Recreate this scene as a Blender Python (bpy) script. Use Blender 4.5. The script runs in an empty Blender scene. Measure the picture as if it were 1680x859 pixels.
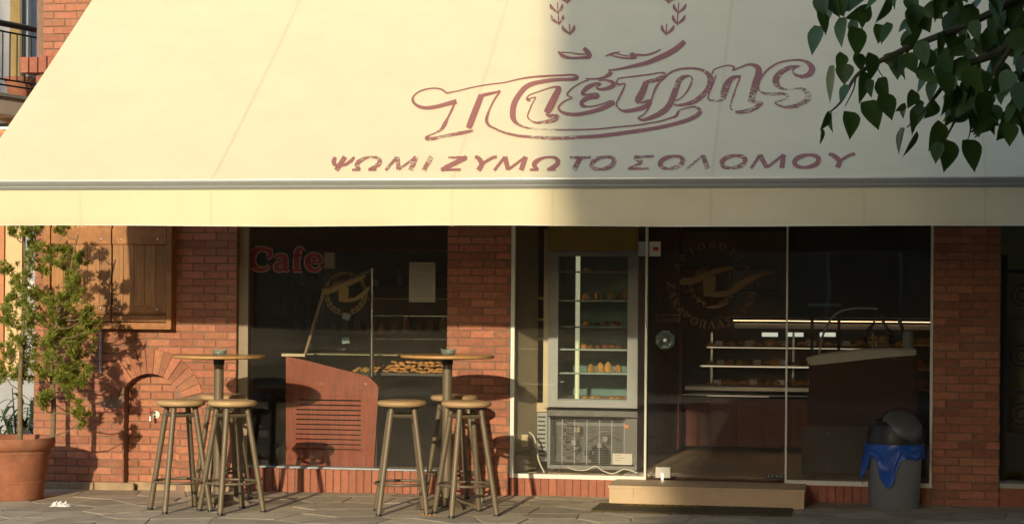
import bpy, bmesh, math, random
from mathutils import Vector, Matrix
random.seed(7)
R = math.radians
scene = bpy.context.scene
col = scene.collection

# ------------------------------------------------------------------ camera
YAW, ROLL, FPX, CXP, CYP = R(10.3), R(.46), 3050.0, 840.0, 500.0
CAM = Vector((0, -15, 1.5))
fw = Vector((-math.sin(YAW), math.cos(YAW), 0))
r0 = Vector((math.cos(YAW), math.sin(YAW), 0))
rt = math.cos(ROLL) * r0 + Vector((0, 0, math.sin(ROLL)))
upv = -math.sin(ROLL) * r0 + Vector((0, 0, math.cos(ROLL)))
cam_data = bpy.data.cameras.new('camera')
cam = bpy.data.objects.new('camera', cam_data)
col.objects.link(cam)
cam.matrix_world = Matrix(((rt.x, upv.x, -fw.x, CAM.x), (rt.y, upv.y, -fw.y, CAM.y), (rt.z, upv.z, -fw.z, CAM.z), (0, 0, 0, 1)))
cam_data.sensor_width = 36
cam_data.lens = 36 * FPX / 1680
cam_data.shift_y = 70.5 / 1680
cam_data.clip_end = 2000
scene.camera = cam

# ------------------------------------------------------------------ sky, sun, exposure
SUN_EL, SUN_AZ = R(14.9), R(3.2)          # azimuth: degrees to the left of the facade's normal
world = bpy.data.worlds.new('World')
scene.world = world
world.use_nodes = True
wn = world.node_tree.nodes
sky = wn.new('ShaderNodeTexSky')
sky.sky_type = 'NISHITA'
sky.sun_disc = False
sky.sun_elevation = SUN_EL
sky.sun_rotation = math.pi + SUN_AZ
world.node_tree.links.new(sky.outputs[0], wn['Background'].inputs[0])
wn['Background'].inputs[1].default_value = 0.15
sun_data = bpy.data.lights.new('sun', 'SUN')
sun_data.energy = 2.0
sun_data.angle = R(.55)
sun_data.color = (1, .84, .57)
sun = bpy.data.objects.new('sun', sun_data)
col.objects.link(sun)
sdir = Vector((math.sin(SUN_AZ) * math.cos(SUN_EL), math.cos(SUN_AZ) * math.cos(SUN_EL), -math.sin(SUN_EL)))
sun.rotation_euler = sdir.to_track_quat('-Z', 'Y').to_euler()
sun.location = (-5, -20, 12)
scene.view_settings.view_transform = 'Standard'
scene.view_settings.look = 'None'
scene.view_settings.exposure = 0.95
scene.view_settings.gamma = 1
scene.cycles.use_denoising = True
scene.cycles.max_bounces = 10
scene.cycles.transparent_max_bounces = 16
scene.cycles.caustics_reflective = False
scene.cycles.caustics_refractive = False

# ------------------------------------------------------------------ helpers
def ray(px, py): return fw * FPX + rt * (px - CXP) + upv * (CYP - py)
def at(px, py, Y):
    d = ray(px, py); return CAM + d * ((Y - CAM.y) / d.y)
def gx(px, Y, py=600): return at(px, py, Y).x
def gzz(px, py, Y): return at(px, py, Y).z
def lerp(a, b, t): return a + (b - a) * t
GP = [(-60, -.115), (-7, -.108), (-6, -.10), (-4, -.07), (-2.6, -.053), (1, -.045), (60, -.04)]
def gz(x):
    for (a, za), (b, zb) in zip(GP, GP[1:]):
        if x <= b: return lerp(za, zb, max(0, (x - a) / (b - a)))
    return GP[-1][1]

class MB:
    def __init__(s): s.v = []; s.f = []; s.mi = []
    def add(s, vs, fs, m=0):
        n = len(s.v); s.v += [tuple(v) for v in vs]
        for f in fs: s.f.append(tuple(i + n for i in f)); s.mi.append(m)
    def box(s, x0, x1, y0, y1, z0, z1, m=0, ch=0):
        if x0 > x1: x0, x1 = x1, x0
        if y0 > y1: y0, y1 = y1, y0
        if z0 > z1: z0, z1 = z1, z0
        if ch <= 0:
            vs = [(x, y, z) for x in (x0, x1) for y in (y0, y1) for z in (z0, z1)]
            s.add(vs, [(0, 1, 3, 2), (4, 6, 7, 5), (0, 4, 5, 1), (2, 3, 7, 6), (0, 2, 6, 4), (1, 5, 7, 3)], m)
        else:                                              # front edge (min y) bevelled
            a = [(x0, y1, z0), (x1, y1, z0), (x1, y1, z1), (x0, y1, z1)]
            b = [(x0, y0 + ch, z0), (x1, y0 + ch, z0), (x1, y0 + ch, z1), (x0, y0 + ch, z1)]
            c = [(x0 + ch, y0, z0 + ch), (x1 - ch, y0, z0 + ch), (x1 - ch, y0, z1 - ch), (x0 + ch, y0, z1 - ch)]
            fs = [(3, 2, 1, 0), (8, 9, 10, 11)]
            for i in range(4):
                j = (i + 1) % 4
                fs += [(i, j, 4 + j, 4 + i), (4 + i, 4 + j, 8 + j, 8 + i)]
            s.add(a + b + c, fs, m)
    def tube(s, pts, rad, n=8, m=0, cap=True):
        pts = [Vector(p) for p in pts]
        rs = rad if isinstance(rad, (list, tuple)) else [rad] * len(pts)
        prev = None; vs = []
        for i, p in enumerate(pts):
            t = (pts[min(i + 1, len(pts) - 1)] - pts[max(i - 1, 0)]).normalized()
            a = prev if prev is not None else (Vector((0, 0, 1)) if abs(t.z) < .9 else Vector((1, 0, 0)))
            u = (a - t * a.dot(t)).normalized(); prev = u; w = t.cross(u)
            for k in range(n):
                an = 2 * math.pi * k / n
                vs.append(p + (u * math.cos(an) + w * math.sin(an)) * rs[i])
        fs = []
        for i in range(len(pts) - 1):
            for k in range(n):
                k2 = (k + 1) % n
                fs.append((i * n + k, i * n + k2, (i + 1) * n + k2, (i + 1) * n + k))
        if cap:
            fs.append(tuple(range(n - 1, -1, -1))); fs.append(tuple((len(pts) - 1) * n + k for k in range(n)))
        s.add(vs, fs, m)
    def ring(s, c, rad, tr, n=28, k=8, m=0):
        vs, fs = [], []
        for i in range(n):
            a = 2 * math.pi * i / n
            for j in range(k):
                b = 2 * math.pi * j / k
                q = rad + tr * math.cos(b)
                vs.append((c[0] + q * math.cos(a), c[1] + q * math.sin(a), c[2] + tr * math.sin(b)))
        for i in range(n):
            for j in range(k):
                i2, j2 = (i + 1) % n, (j + 1) % k
                fs.append((i * k + j, i2 * k + j, i2 * k + j2, i * k + j2))
        s.add(vs, fs, m)
    def lathe(s, prof, c=(0, 0, 0), n=32, m=0, wob=None):
        vs, fs = [], []
        for (r, z) in prof:
            for k in range(n):
                a = 2 * math.pi * k / n
                q = r + (wob(a, z) if wob else 0)
                vs.append((c[0] + q * math.cos(a), c[1] + q * math.sin(a), c[2] + z))
        for i in range(len(prof) - 1):
            for k in range(n):
                k2 = (k + 1) % n
                fs.append((i * n + k, i * n + k2, (i + 1) * n + k2, (i + 1) * n + k))
        if prof[0][0] > 1e-4: fs.append(tuple(range(n - 1, -1, -1)))
        if prof[-1][0] > 1e-4: fs.append(tuple((len(prof) - 1) * n + k for k in range(n)))
        s.add(vs, fs, m)
    def prism(s, poly, y0, y1, m=0):                      # poly in (x, z), extruded along y
        n = len(poly)
        vs = [(x, y0, z) for x, z in poly] + [(x, y1, z) for x, z in poly]
        fs = [tuple(range(n)), tuple(range(2 * n - 1, n - 1, -1))]
        for i in range(n):
            j = (i + 1) % n
            fs.append((i, n + i, n + j, j))
        s.add(vs, fs, m)
    def quad(s, a, b, c, d, m=0): s.add([a, b, c, d], [(0, 1, 2, 3)], m)
    def mesh(s, name, mats, smooth=None):
        me = bpy.data.meshes.new(name)
        me.from_pydata(s.v, [], s.f)
        ml = mats if isinstance(mats, (list, tuple)) else [mats]
        for x in ml: me.materials.append(x)
        if len(ml) > 1: me.polygons.foreach_set('material_index', s.mi)
        bm = bmesh.new(); bm.from_mesh(me); bmesh.ops.recalc_face_normals(bm, faces=bm.faces); bm.to_mesh(me); bm.free()
        if smooth is not None:
            me.polygons.foreach_set('use_smooth', [True] * len(me.polygons))
            me.set_sharp_from_angle(angle=R(smooth))
        me.update()
        return me
    def build(s, name, mats, parent=None, smooth=None):
        return link(name, s.mesh(name, mats, smooth), parent)

def link(name, data, parent=None, loc=None):
    o = bpy.data.objects.new(name, data); col.objects.link(o)
    if parent: o.parent = parent; o.matrix_parent_inverse = Matrix.Identity(4)
    if loc is not None: o.location = loc
    return o
def tag(o, label=None, cat=None, group=None, kind=None):
    if label: o['label'] = label
    if cat: o['category'] = cat
    if group: o['group'] = group
    if kind: o['kind'] = kind
    return o
def thing(name, label, cat, loc=(0, 0, 0), rz=0, group=None):
    o = link(name, None, None, loc); o.rotation_euler = (0, 0, rz); o.empty_display_size = .1
    return tag(o, label, cat, group)
def cr(pts, sub=5):                                        # Catmull-Rom through tuples
    out = []; n = len(pts)
    for i in range(n - 1):
        p0, p1, p2, p3 = pts[max(i - 1, 0)], pts[i], pts[i + 1], pts[min(i + 2, n - 1)]
        for k in range(sub):
            t = k / sub
            out.append(tuple(.5 * (2 * b + (c - a) * t + (2 * a - 5 * b + 4 * c - d) * t * t + (3 * b - a - 3 * c + d) * t ** 3) for a, b, c, d in zip(p0, p1, p2, p3)))
    out.append(tuple(pts[-1])); return out

# ------------------------------------------------------------------ materials
MATS = {}
def mat(name, c, rough=.6, metal=0, var=.12, scale=8, bump=0, bscale=60, rnd=0, spec=.5, dirt=None, dscale=2.5, coat=0, stretch=None):
    """principled material; var: large-scale value noise, rnd: per-object variation, dirt: second colour in patches"""
    m = bpy.data.materials.new(name); m.use_nodes = True
    nt = m.node_tree; N = nt.nodes; L = nt.links
    b = N['Principled BSDF']
    tc = N.new('ShaderNodeTexCoord'); src = tc.outputs['Object']
    geo = N.new('ShaderNodeNewGeometry'); src = geo.outputs['Position']
    if stretch:
        mp = N.new('ShaderNodeMapping'); mp.inputs['Scale'].default_value = stretch; L.new(src, mp.inputs[0]); src = mp.outputs[0]
    no = N.new('ShaderNodeTexNoise'); no.inputs['Scale'].default_value = scale; no.inputs['Detail'].default_value = 6; no.inputs['Roughness'].default_value = .65
    L.new(src, no.inputs['Vector'])
    mr = N.new('ShaderNodeMapRange'); mr.inputs[1].default_value = .3; mr.inputs[2].default_value = .7; mr.inputs[3].default_value = 1 - var; mr.inputs[4].default_value = 1 + var
    L.new(no.outputs[0], mr.inputs[0]); val = mr.outputs[0]
    hsv = N.new('ShaderNodeHueSaturation'); hsv.inputs['Color'].default_value = (*c, 1)
    if rnd:
        oi = N.new('ShaderNodeObjectInfo')
        m2 = N.new('ShaderNodeMapRange'); m2.inputs[3].default_value = 1 - rnd; m2.inputs[4].default_value = 1 + rnd
        L.new(oi.outputs['Random'], m2.inputs[0])
        mu = N.new('ShaderNodeMath'); mu.operation = 'MULTIPLY'; L.new(val, mu.inputs[0]); L.new(m2.outputs[0], mu.inputs[1]); val = mu.outputs[0]
        w = N.new('ShaderNodeTexWhiteNoise'); w.noise_dimensions = '1D'; L.new(oi.outputs['Random'], w.inputs['W'])
        m3 = N.new('ShaderNodeMapRange'); m3.inputs[3].default_value = .5 - rnd * .022; m3.inputs[4].default_value = .5 + rnd * .022
        L.new(w.outputs[0], m3.inputs[0]); L.new(m3.outputs[0], hsv.inputs['Hue'])
    L.new(val, hsv.inputs['Value']); out = hsv.outputs[0]
    if dirt:
        n2 = N.new('ShaderNodeTexNoise'); n2.inputs['Scale'].default_value = dscale; n2.inputs['Detail'].default_value = 8; n2.inputs['Roughness'].default_value = .7
        L.new(src, n2.inputs['Vector'])
        rp = N.new('ShaderNodeMapRange'); rp.inputs[1].default_value = .52; rp.inputs[2].default_value = .70; rp.inputs[4].default_value = dirt[1]
        L.new(n2.outputs[0], rp.inputs[0])
        mx = N.new('ShaderNodeMix'); mx.data_type = 'RGBA'; L.new(rp.outputs[0], mx.inputs[0]); L.new(out, mx.inputs[6]); mx.inputs[7].default_value = (*dirt[0], 1); out = mx.outputs[2]
    L.new(out, b.inputs['Base Color'])
    b.inputs['Roughness'].default_value = rough; b.inputs['Metallic'].default_value = metal
    b.inputs['Specular IOR Level'].default_value = spec; b.inputs['Coat Weight'].default_value = coat
    if bump:
        n3 = N.new('ShaderNodeTexNoise'); n3.inputs['Scale'].default_value = bscale; n3.inputs['Detail'].default_value = 5
        L.new(src, n3.inputs['Vector'])
        bp = N.new('ShaderNodeBump'); bp.inputs['Strength'].default_value = 1; bp.inputs['Distance'].default_value = bump
        L.new(n3.outputs[0], bp.inputs['Height']); L.new(bp.outputs[0], b.inputs['Normal'])
    MATS[name] = m
    return m
def glass_mat(name, tint=(.86, .9, .86), ior=1.38, dust_haze=0):
    m = bpy.data.materials.new(name); m.use_nodes = True; nt = m.node_tree; N = nt.nodes; L = nt.links
    N.remove(N['Principled BSDF'])
    t = N.new('ShaderNodeBsdfTransparent'); t.inputs[0].default_value = (*tint, 1)
    g = N.new('ShaderNodeBsdfGlossy'); g.inputs['Roughness'].default_value = .01
    f = N.new('ShaderNodeFresnel'); f.inputs[0].default_value = ior
    geo = N.new('ShaderNodeNewGeometry'); no = N.new('ShaderNodeTexNoise'); no.inputs['Scale'].default_value = 1.7
    L.new(geo.outputs['Position'], no.inputs['Vector'])
    bp = N.new('ShaderNodeBump'); bp.inputs['Distance'].default_value = .0012; L.new(no.outputs[0], bp.inputs['Height']); L.new(bp.outputs[0], g.inputs['Normal'])
    x = N.new('ShaderNodeMixShader'); L.new(f.outputs[0], x.inputs[0]); L.new(t.outputs[0], x.inputs[1]); L.new(g.outputs[0], x.inputs[2])
    if dust_haze:                                            # dusty, wiped film, also put on as haze to lift the blacks
        n2 = N.new('ShaderNodeTexNoise'); n2.inputs['Scale'].default_value = 2.2; n2.inputs['Detail'].default_value = 7; n2.inputs['Roughness'].default_value = .7
        mp = N.new('ShaderNodeMapping'); mp.inputs['Rotation'].default_value = (0, .6, 0); mp.inputs['Scale'].default_value = (.6, 1, 2.4); L.new(geo.outputs['Position'], mp.inputs[0]); L.new(mp.outputs[0], n2.inputs['Vector'])
        r = N.new('ShaderNodeMapRange'); r.inputs[1].default_value = .3; r.inputs[2].default_value = .8; r.inputs[3].default_value = dust_haze * .5; r.inputs[4].default_value = dust_haze * 2; L.new(n2.outputs[0], r.inputs[0])
        df = N.new('ShaderNodeBsdfDiffuse'); df.inputs[0].default_value = (.6, .56, .48, 1); x2 = N.new('ShaderNodeMixShader')
        L.new(r.outputs[0], x2.inputs[0]); L.new(x.outputs[0], x2.inputs[1]); L.new(df.outputs[0], x2.inputs[2]); x = x2
    L.new(x.outputs[0], N['Material Output'].inputs[0]); return m
def print_mat(name, c, wear=.5, scale=14, worn=.9, rough=.7):
    """flat print with scratches where the noise lets the cloth show through"""
    m = bpy.data.materials.new(name); m.use_nodes = True; nt = m.node_tree; N = nt.nodes; L = nt.links
    b = N['Principled BSDF']; b.inputs['Base Color'].default_value = (*c, 1); b.inputs['Roughness'].default_value = rough
    geo = N.new('ShaderNodeNewGeometry')
    mp = N.new('ShaderNodeMapping'); mp.inputs['Scale'].default_value = (1, 1, 2.2); mp.inputs['Rotation'].default_value = (0, .5, 0); L.new(geo.outputs['Position'], mp.inputs[0])
    n1 = N.new('ShaderNodeTexNoise'); n1.inputs['Scale'].default_value = scale; n1.inputs['Detail'].default_value = 8; n1.inputs['Roughness'].default_value = .75; L.new(mp.outputs[0], n1.inputs['Vector'])
    n2 = N.new('ShaderNodeTexNoise'); n2.inputs['Scale'].default_value = 1.3; n2.inputs['Detail'].default_value = 3; L.new(geo.outputs['Position'], n2.inputs['Vector'])
    m2 = N.new('ShaderNodeMapRange'); m2.inputs[1].default_value = .35; m2.inputs[2].default_value = .7; m2.inputs[3].default_value = -.05; m2.inputs[4].default_value = .09 * wear * 2; L.new(n2.outputs[0], m2.inputs[0])
    a = N.new('ShaderNodeMath'); a.operation = 'ADD'; L.new(n1.outputs[0], a.inputs[0]); L.new(m2.outputs[0], a.inputs[1])
    rp = N.new('ShaderNodeMapRange'); rp.inputs[1].default_value = .60; rp.inputs[2].default_value = .68; rp.inputs[3].default_value = .04; rp.inputs[4].default_value = worn; L.new(a.outputs[0], rp.inputs[0])
    t = N.new('ShaderNodeBsdfTransparent'); x = N.new('ShaderNodeMixShader')
    L.new(rp.outputs[0], x.inputs[0]); L.new(b.outputs[0], x.inputs[1]); L.new(t.outputs[0], x.inputs[2]); L.new(x.outputs[0], N['Material Output'].inputs[0])
    return m
def emit_mat(name, c, s):
    m = bpy.data.materials.new(name); m.use_nodes = True; N = m.node_tree.nodes
    b = N['Principled BSDF']; b.inputs['Base Color'].default_value = (*c, 1); b.inputs['Emission Color'].default_value = (*c, 1); b.inputs['Emission Strength'].default_value = s
    return m
def cloth_mat(name, c, trans=.12, dirt=None):
    m = mat(name, c, .85, var=.035, scale=3, bump=.0012, bscale=9, spec=.2, dirt=dirt, dscale=1.2)
    nt = m.node_tree; N = nt.nodes; L = nt.links
    tr = N.new('ShaderNodeBsdfTranslucent'); tr.inputs[0].default_value = (*c, 1)
    x = N.new('ShaderNodeMixShader'); x.inputs[0].default_value = trans
    L.new(N['Principled BSDF'].outputs[0], x.inputs[1]); L.new(tr.outputs[0], x.inputs[2]); L.new(x.outputs[0], N['Material Output'].inputs[0])
    return m
def leaf_mat(name, c, rnd=.35, trans=.25, var=.25, scale=9):
    m = mat(name, c, .5, var=var, scale=scale, rnd=rnd, spec=.4)
    nt = m.node_tree; N = nt.nodes; L = nt.links
    tr = N.new('ShaderNodeBsdfTranslucent'); tr.inputs[0].default_value = (c[0] * 1.3, c[1] * 1.4, c[2] * .7, 1)
    x = N.new('ShaderNodeMixShader'); x.inputs[0].default_value = trans
    L.new(N['Principled BSDF'].outputs[0], x.inputs[1]); L.new(tr.outputs[0], x.inputs[2]); L.new(x.outputs[0], N['Material Output'].inputs[0])
    return m

BRICK = mat('brick_clay', (.40, .158, .09), .8, var=.22, scale=26, bump=.003, bscale=110, rnd=.24, dirt=((.36, .22, .14), .45), dscale=2.2)
SOLDIER = mat('brick_red', (.37, .13, .078), .8, var=.16, scale=22, bump=.002, bscale=120, rnd=.16, dirt=((.36, .2, .13), .35))
MORTAR = mat('mortar', (.25, .16, .118), .95, var=.2, scale=12, bump=.002, bscale=150)
CEMENT = mat('cement', (.40, .29, .18), .95, var=.25, scale=7, bump=.004, bscale=40, dirt=((.2, .15, .1), .6))
STONE = mat('paving_stone', (.45, .38, .27), .85, var=.28, scale=6, bump=.003, bscale=45, rnd=.24, dirt=((.36, .30, .21), .7), dscale=3)
GROUT = mat('paving_grout', (.30, .25, .175), .95, var=.25, scale=9, bump=.003, bscale=60)
ASPHALT = mat('asphalt', (.055, .055, .055), .9, var=.2, scale=3, bump=.004, bscale=90)
KERB = mat('kerb_concrete', (.32, .31, .28), .9, var=.15, bump=.002)
AWN = cloth_mat('awning_canvas', (.79, .705, .47), .025, dirt=((.72, .63, .40), .4))
SEAM = cloth_mat('canvas_seam', (.74, .65, .42), .02)
ALU = mat('brushed_aluminium', (.40, .43, .435), .55, metal=.2, var=.10, scale=30, stretch=(.4, 1, 6))
ALUL = mat('pale_aluminium', (.72, .72, .70), .4, metal=.3, var=.05)
RED = print_mat('awning_print', (.38, .15, .125), 0.95, 30)
WOOD = mat('shutter_wood', (.36, .165, .052), .55, var=.35, scale=5, rnd=.16, bump=.001, bscale=30, stretch=(9, 9, .8))
WOODD = mat('shutter_frame_wood', (.34, .145, .042), .6, var=.3, scale=5, rnd=.10, stretch=(2, 2, 2))
TERRA = mat('terracotta', (.33, .125, .066), .85, var=.28, scale=6, dirt=((.40, .27, .18), .75), bump=.0015)
SOIL = mat('soil', (.06, .04, .025), 1, var=.3, bump=.01, bscale=40)
BRONZE = mat('bronze_paint', (.17, .132, .085), .52, metal=.25, var=.10, scale=14, rnd=.05)
SEAT = mat('tan_vinyl', (.50, .33, .165), .45, var=.10, scale=10, bump=.0012, bscale=160, rnd=.12)
TABLE = mat('table_wood', (.52, .30, .11), .35, var=.2, scale=6, stretch=(1, 5, 5), coat=.4)
WHITE = mat('white_frame_paint', (.78, .76, .68), .45, var=.05)
TAUPE = mat('taupe_frame', (.26, .20, .13), .5, var=.08)
GLASS = glass_mat('shop_glass', (.95, .94, .91), dust_haze=.018)
GLASSC = glass_mat('clear_glass', (.93, .97, .95), 1.4)
MAHOG = mat('mahogany_laminate', (.27, .044, .014), .45, var=.30, scale=4, stretch=(9, 9, .9), coat=0)
MAHOGD = mat('dark_mahogany', (.15, .034, .016), .35, var=.3, scale=4, stretch=(6, 6, .9), coat=0, spec=.22)
CREAM = mat('cream_laminate', (.66, .58, .40), .45, var=.05)
BEIGE = mat('beige_panel', (.52, .46, .33), .6, var=.06)
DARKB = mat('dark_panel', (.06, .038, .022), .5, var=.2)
BLACK = mat('black_gap', (.006, .005, .004), 1, var=.05, spec=0)
DARK = mat('black_plastic', (.022, .022, .022), .45, var=.1)
GREYM = mat('grey_enamel', (.37, .42, .47), .4, var=.05)
GREYD = mat('dark_grey_enamel', (.13, .14, .15), .45, var=.08)
CHROME = mat('chrome', (.75, .75, .74), .16, metal=1, var=.04)
OLIVE = mat('olive_yellow_board', (.42, .32, .06), .6, var=.06)
PAPER = mat('paper', (.74, .73, .70), .8, var=.03)
INK = mat('grey_ink', (.30, .31, .36), .8, var=.02)
GOLD = print_mat('gold_decal', (.25, .17, .055), .15, 30, .5)
DECALR = print_mat('red_decal', (.20, .024, .02), .1, 30, .3)
DECALO = print_mat('pale_decal_edge', (.32, .23, .13), .1, 30, .3)
BLUE = mat('blue_plastic_bag', (.012, .085, .42), .35, var=.18, scale=18, bump=.006, bscale=22)
BIN = mat('bin_grey', (.20, .205, .21), .5, var=.06)
STEP = mat('step_stone', (.56, .40, .235), .5, var=.07, scale=14, bump=.0006, bscale=200)
MAT_ = mat('coir', (.10, .075, .035), 1, var=.35, scale=30, bump=.008, bscale=220)
MATY = print_mat('mat_print', (.42, .28, .04), 1, 22, .95)
IRON = mat('wrought_iron', (.015, .015, .016), .5, metal=.3, var=.1)
PALEW = mat('pale_render', (.50, .48, .40), .9, var=.08)
PEACH = mat('peach_render', (.66, .36, .17), .9, var=.06, bump=.001)
GREYW = mat('grey_render', (.40, .41, .43), .9, var=.1)
CREAMW = mat('cream_curtain', (.74, .62, .36), .8, var=.08)
FLOOR = mat('shop_floor_tile', (.46, .35, .21), .5, var=.15, scale=5)
BARK = mat('bark', (.20, .145, .085), .9, var=.3, scale=30, bump=.003, bscale=90)
TWIG = mat('green_twig', (.07, .065, .03), .8, var=.2)
LEAF = leaf_mat('broad_leaf', (.058, .112, .026), .35, .14)
LEAF2 = leaf_mat('oleander_leaf', (.03, .07, .028))
CONIF = leaf_mat('cypress_spray', (.31, .335, .07), .1, .46, .45, 12)
BISC = mat('biscuit', (.58, .29, .09), .75, var=.35, scale=45, rnd=.25, bump=.004, bscale=70)
BREAD = mat('bread_crust', (.48, .20, .05), .6, var=.3, scale=30, rnd=.3)
CRUST = mat('dark_crust', (.22, .075, .025), .6, var=.3, scale=30, rnd=.3)
TAGB = mat('pale_blue_card', (.42, .55, .62), .7, var=.05)
TUBE = emit_mat('fluorescent_tube', (.85, .82, .55), .24)
STRIP = emit_mat('warm_strip_lamp', (1, .55, .28), 5)
EDGEGLOW = emit_mat('shelf_edge_glow', (.95, .80, .55), .33)  # glow for bright shelf edges, not a lamp of the counter
GLOW = emit_mat('lit_lamp_reflector', (.8, .85, .7), .4)
TEAL = mat('fridge_liner', (.13, .25, .27), .5, var=.1)
REDL = mat('red_label', (.5, .04, .04), .6)
GOLDP = mat('gold_plate', (.50, .36, .12), .5)
ORANGE = mat('orange_switch', (.7, .25, .04), .5)

# ------------------------------------------------------------------ ground
def grid_sheet(x0, x1, y0, y1, nx, zf, name, m):
    b = MB(); xs = [lerp(x0, x1, i / nx) for i in range(nx + 1)]
    for i in range(nx):
        a, c = xs[i], xs[i + 1]
        b.quad((a, y0, zf(a)), (c, y0, zf(c)), (c, y1, zf(c)), (a, y1, zf(a)))
    return tag(b.build(name, m), kind='structure')
b = MB(); b.quad((-900, -900, -.36), (900, -900, -.36), (900, 900, -.36), (-900, 900, -.36))
tag(b.build('ground', mat('dry_earth', (.22, .18, .12), .95, var=.2, scale=.3)), kind='structure')
b = MB(); b.quad((-120, -16.2, -.25), (120, -16.2, -.25), (120, -7.2, -.25), (-120, -7.2, -.25))
tag(b.build('road', ASPHALT), kind='structure')
b = MB()
for i in range(60): b.box(-60 + 2 * i, -58.01 + 2 * i, -7.2, -7.05, -.36, -.112)
tag(b.build('kerb', KERB), kind='structure')
b = MB(); b.box(-120, 120, -18.4, -16.2, -.36, -.12); tag(b.build('far_pavement', KERB), kind='structure')
pave = grid_sheet(-60, 60, -7.05, 8, 120, lambda x: gz(x) - .006, 'pavement', GROUT)


# irregular flagstones: clipped Voronoi cells, each an object
def voronoi(x0, x1, y0, y1, cell):
    pts = []
    ny = int((y1 - y0) / cell); nx = int((x1 - x0) / (cell * 1.15))
    for j in range(ny):
        for i in range(nx):
            pts.append((x0 + (i + .5 + random.uniform(-.42, .42) + (.5 if j % 2 else 0)) * (x1 - x0) / nx, y0 + (j + .5 + random.uniform(-.42, .42)) * (y1 - y0) / ny))
    cells = []
    for i, (px, py) in enumerate(pts):
        poly = [(x0, y0), (x1, y0), (x1, y1), (x0, y1)]
        for k, (qx, qy) in enumerate(pts):
            if k == i or (qx - px) ** 2 + (qy - py) ** 2 > (3.2 * cell) ** 2: continue
            mx, my, nx_, ny_ = (px + qx) / 2, (py + qy) / 2, qx - px, qy - py
            l = math.hypot(nx_, ny_); nx_ /= l; ny_ /= l; gap = .0055
            out = []
            for a in range(len(poly)):
                p, q = poly[a], poly[(a + 1) % len(poly)]
                da = (p[0] - mx) * nx_ + (p[1] - my) * ny_ + gap; db = (q[0] - mx) * nx_ + (q[1] - my) * ny_ + gap
                if da <= 0: out.append(p)
                if (da < 0) != (db < 0) and da != db:
                    t = da / (da - db); out.append((p[0] + (q[0] - p[0]) * t, p[1] + (q[1] - p[1]) * t))
            poly = out
            if len(poly) < 3: break
        if len(poly) >= 3: cells.append(((px, py), poly))
    return cells
for (cxy, poly) in voronoi(-7.6, 2.1, -4.1, -.004, .395):
    b = MB(); n = len(poly); h = random.uniform(-.001, .002); tx, ty = random.uniform(-.006, .006), random.uniform(-.006, .006)
    def P(p, s, dz):
        x = cxy[0] + (p[0] - cxy[0]) * s; y = cxy[1] + (p[1] - cxy[1]) * s
        return (x, y, gz(x) + h + dz + (x - cxy[0]) * tx + (y - cxy[1]) * ty)
    vs = [P(p, 1, -.014) for p in poly] + [P(p, 1, -.0035) for p in poly] + [P(p, .955, 0) for p in poly]
    fs = [tuple(2 * n + i for i in range(n))]
    for i in range(n):
        j = (i + 1) % n; fs += [(i, j, n + j, n + i), (n + i, n + j, 2 * n + j, 2 * n + i)]
    b.add(vs, fs); b.build('flagstone', STONE, pave)

# ------------------------------------------------------------------ brick walls
CO, BL, BH, J = .0645, .205, .055, .0095      # course height, bond length, brick face height
brick_cache = {}
def brick(parent, x0, x1, z0, z1, y=0, m=BRICK, dep=.03):
    w, h = round(x1 - x0, 3), round(z1 - z0, 3)
    if w < .02 or h < .02: return
    k = (w, h, m.name, dep, random.randrange(3))
    if k not in brick_cache:
        b = MB(); e = lambda: random.uniform(-.0025, .0025)
        b.box(-w / 2, w / 2, -.004, dep, -h / 2, h / 2, ch=.004)
        b.v = [(v[0] + e(), v[1] + e() * .4, v[2] + e() * .7) for v in b.v]
        brick_cache[k] = b.mesh('brick', m)
    link('brick', brick_cache[k], parent, ((x0 + x1) / 2, y + random.uniform(-.002, .002), (z0 + z1) / 2))
def courses(parent, x0, x1, z0, z1, y=0, skip=None, clip=None, phase=0):
    n = int((z1 - z0) / CO)
    for c in range(n):
        za = z0 + c * CO; zb = za + CO - J
        x = x0 - (BL / 2 if (c + phase) % 2 else 0)
        while x < x1:
            a, d = max(x, x0), min(x + BL - J, x1)
            x += BL
            if d - a < .03: continue
            segs = [(a, d)]
            if clip: segs = clip(a, d, za, zb)
            for (p, q) in segs:
                if skip and skip(p, q, za, zb): continue
                brick(parent, p, q, za, zb, y)

# left wall with the arched niche
XL, XW = -6.9, -5.085
NX, NH, NS, NR, ZC = -5.845, .235, .766, .277, .619   # niche centre, half width, spring, intrados radius, arc centre height
lw = thing('brick_wall', 'red brick wall left of the cafe window with a shallow arched niche and wooden shutters', 'wall')
a0 = math.asin(NH / NR)
arc = [(NX + NR * math.sin(t), ZC + NR * math.cos(t)) for t in [lerp(-a0, a0, i / 14) for i in range(15)]]
MB_ = MB(); MB_.prism([(XL, -.3), (NX - NH, -.3)] + arc + [(NX + NH, -.3), (XW, -.3), (XW, 5.2), (XL, 5.2)], .003, .34)
MB_.box(NX - NH - .05, NX + NH + .05, .108, .33, -.3, 1.0)
MB_.build('mortar_bed', MORTAR, lw)
def niche_clip(a, d, za, zb):
    if zb > NS + .03: return [(a, d)]
    l, r_ = NX - NH, NX + NH; out = []
    if a < l: out.append((a, min(d, l)))
    if d > r_: out.append((max(a, r_), d))
    return [s for s in out if s[1] - s[0] > .025]
SX0, SX1, SZ0, SZ1 = gx(85, 0, 450), gx(289, 0, 450), 1.29, 2.30
def lw_skip(a, d, za, zb):
    cx_, cz_ = (a + d) / 2, (za + zb) / 2
    if cz_ > ZC and math.hypot(cx_ - NX, cz_ - ZC) < .40 : return True
    if a > SX0 - .01 and d < SX1 + .01 and za > SZ0 - .01 and zb < SZ1: return True      # behind the shutters
    return False
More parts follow.
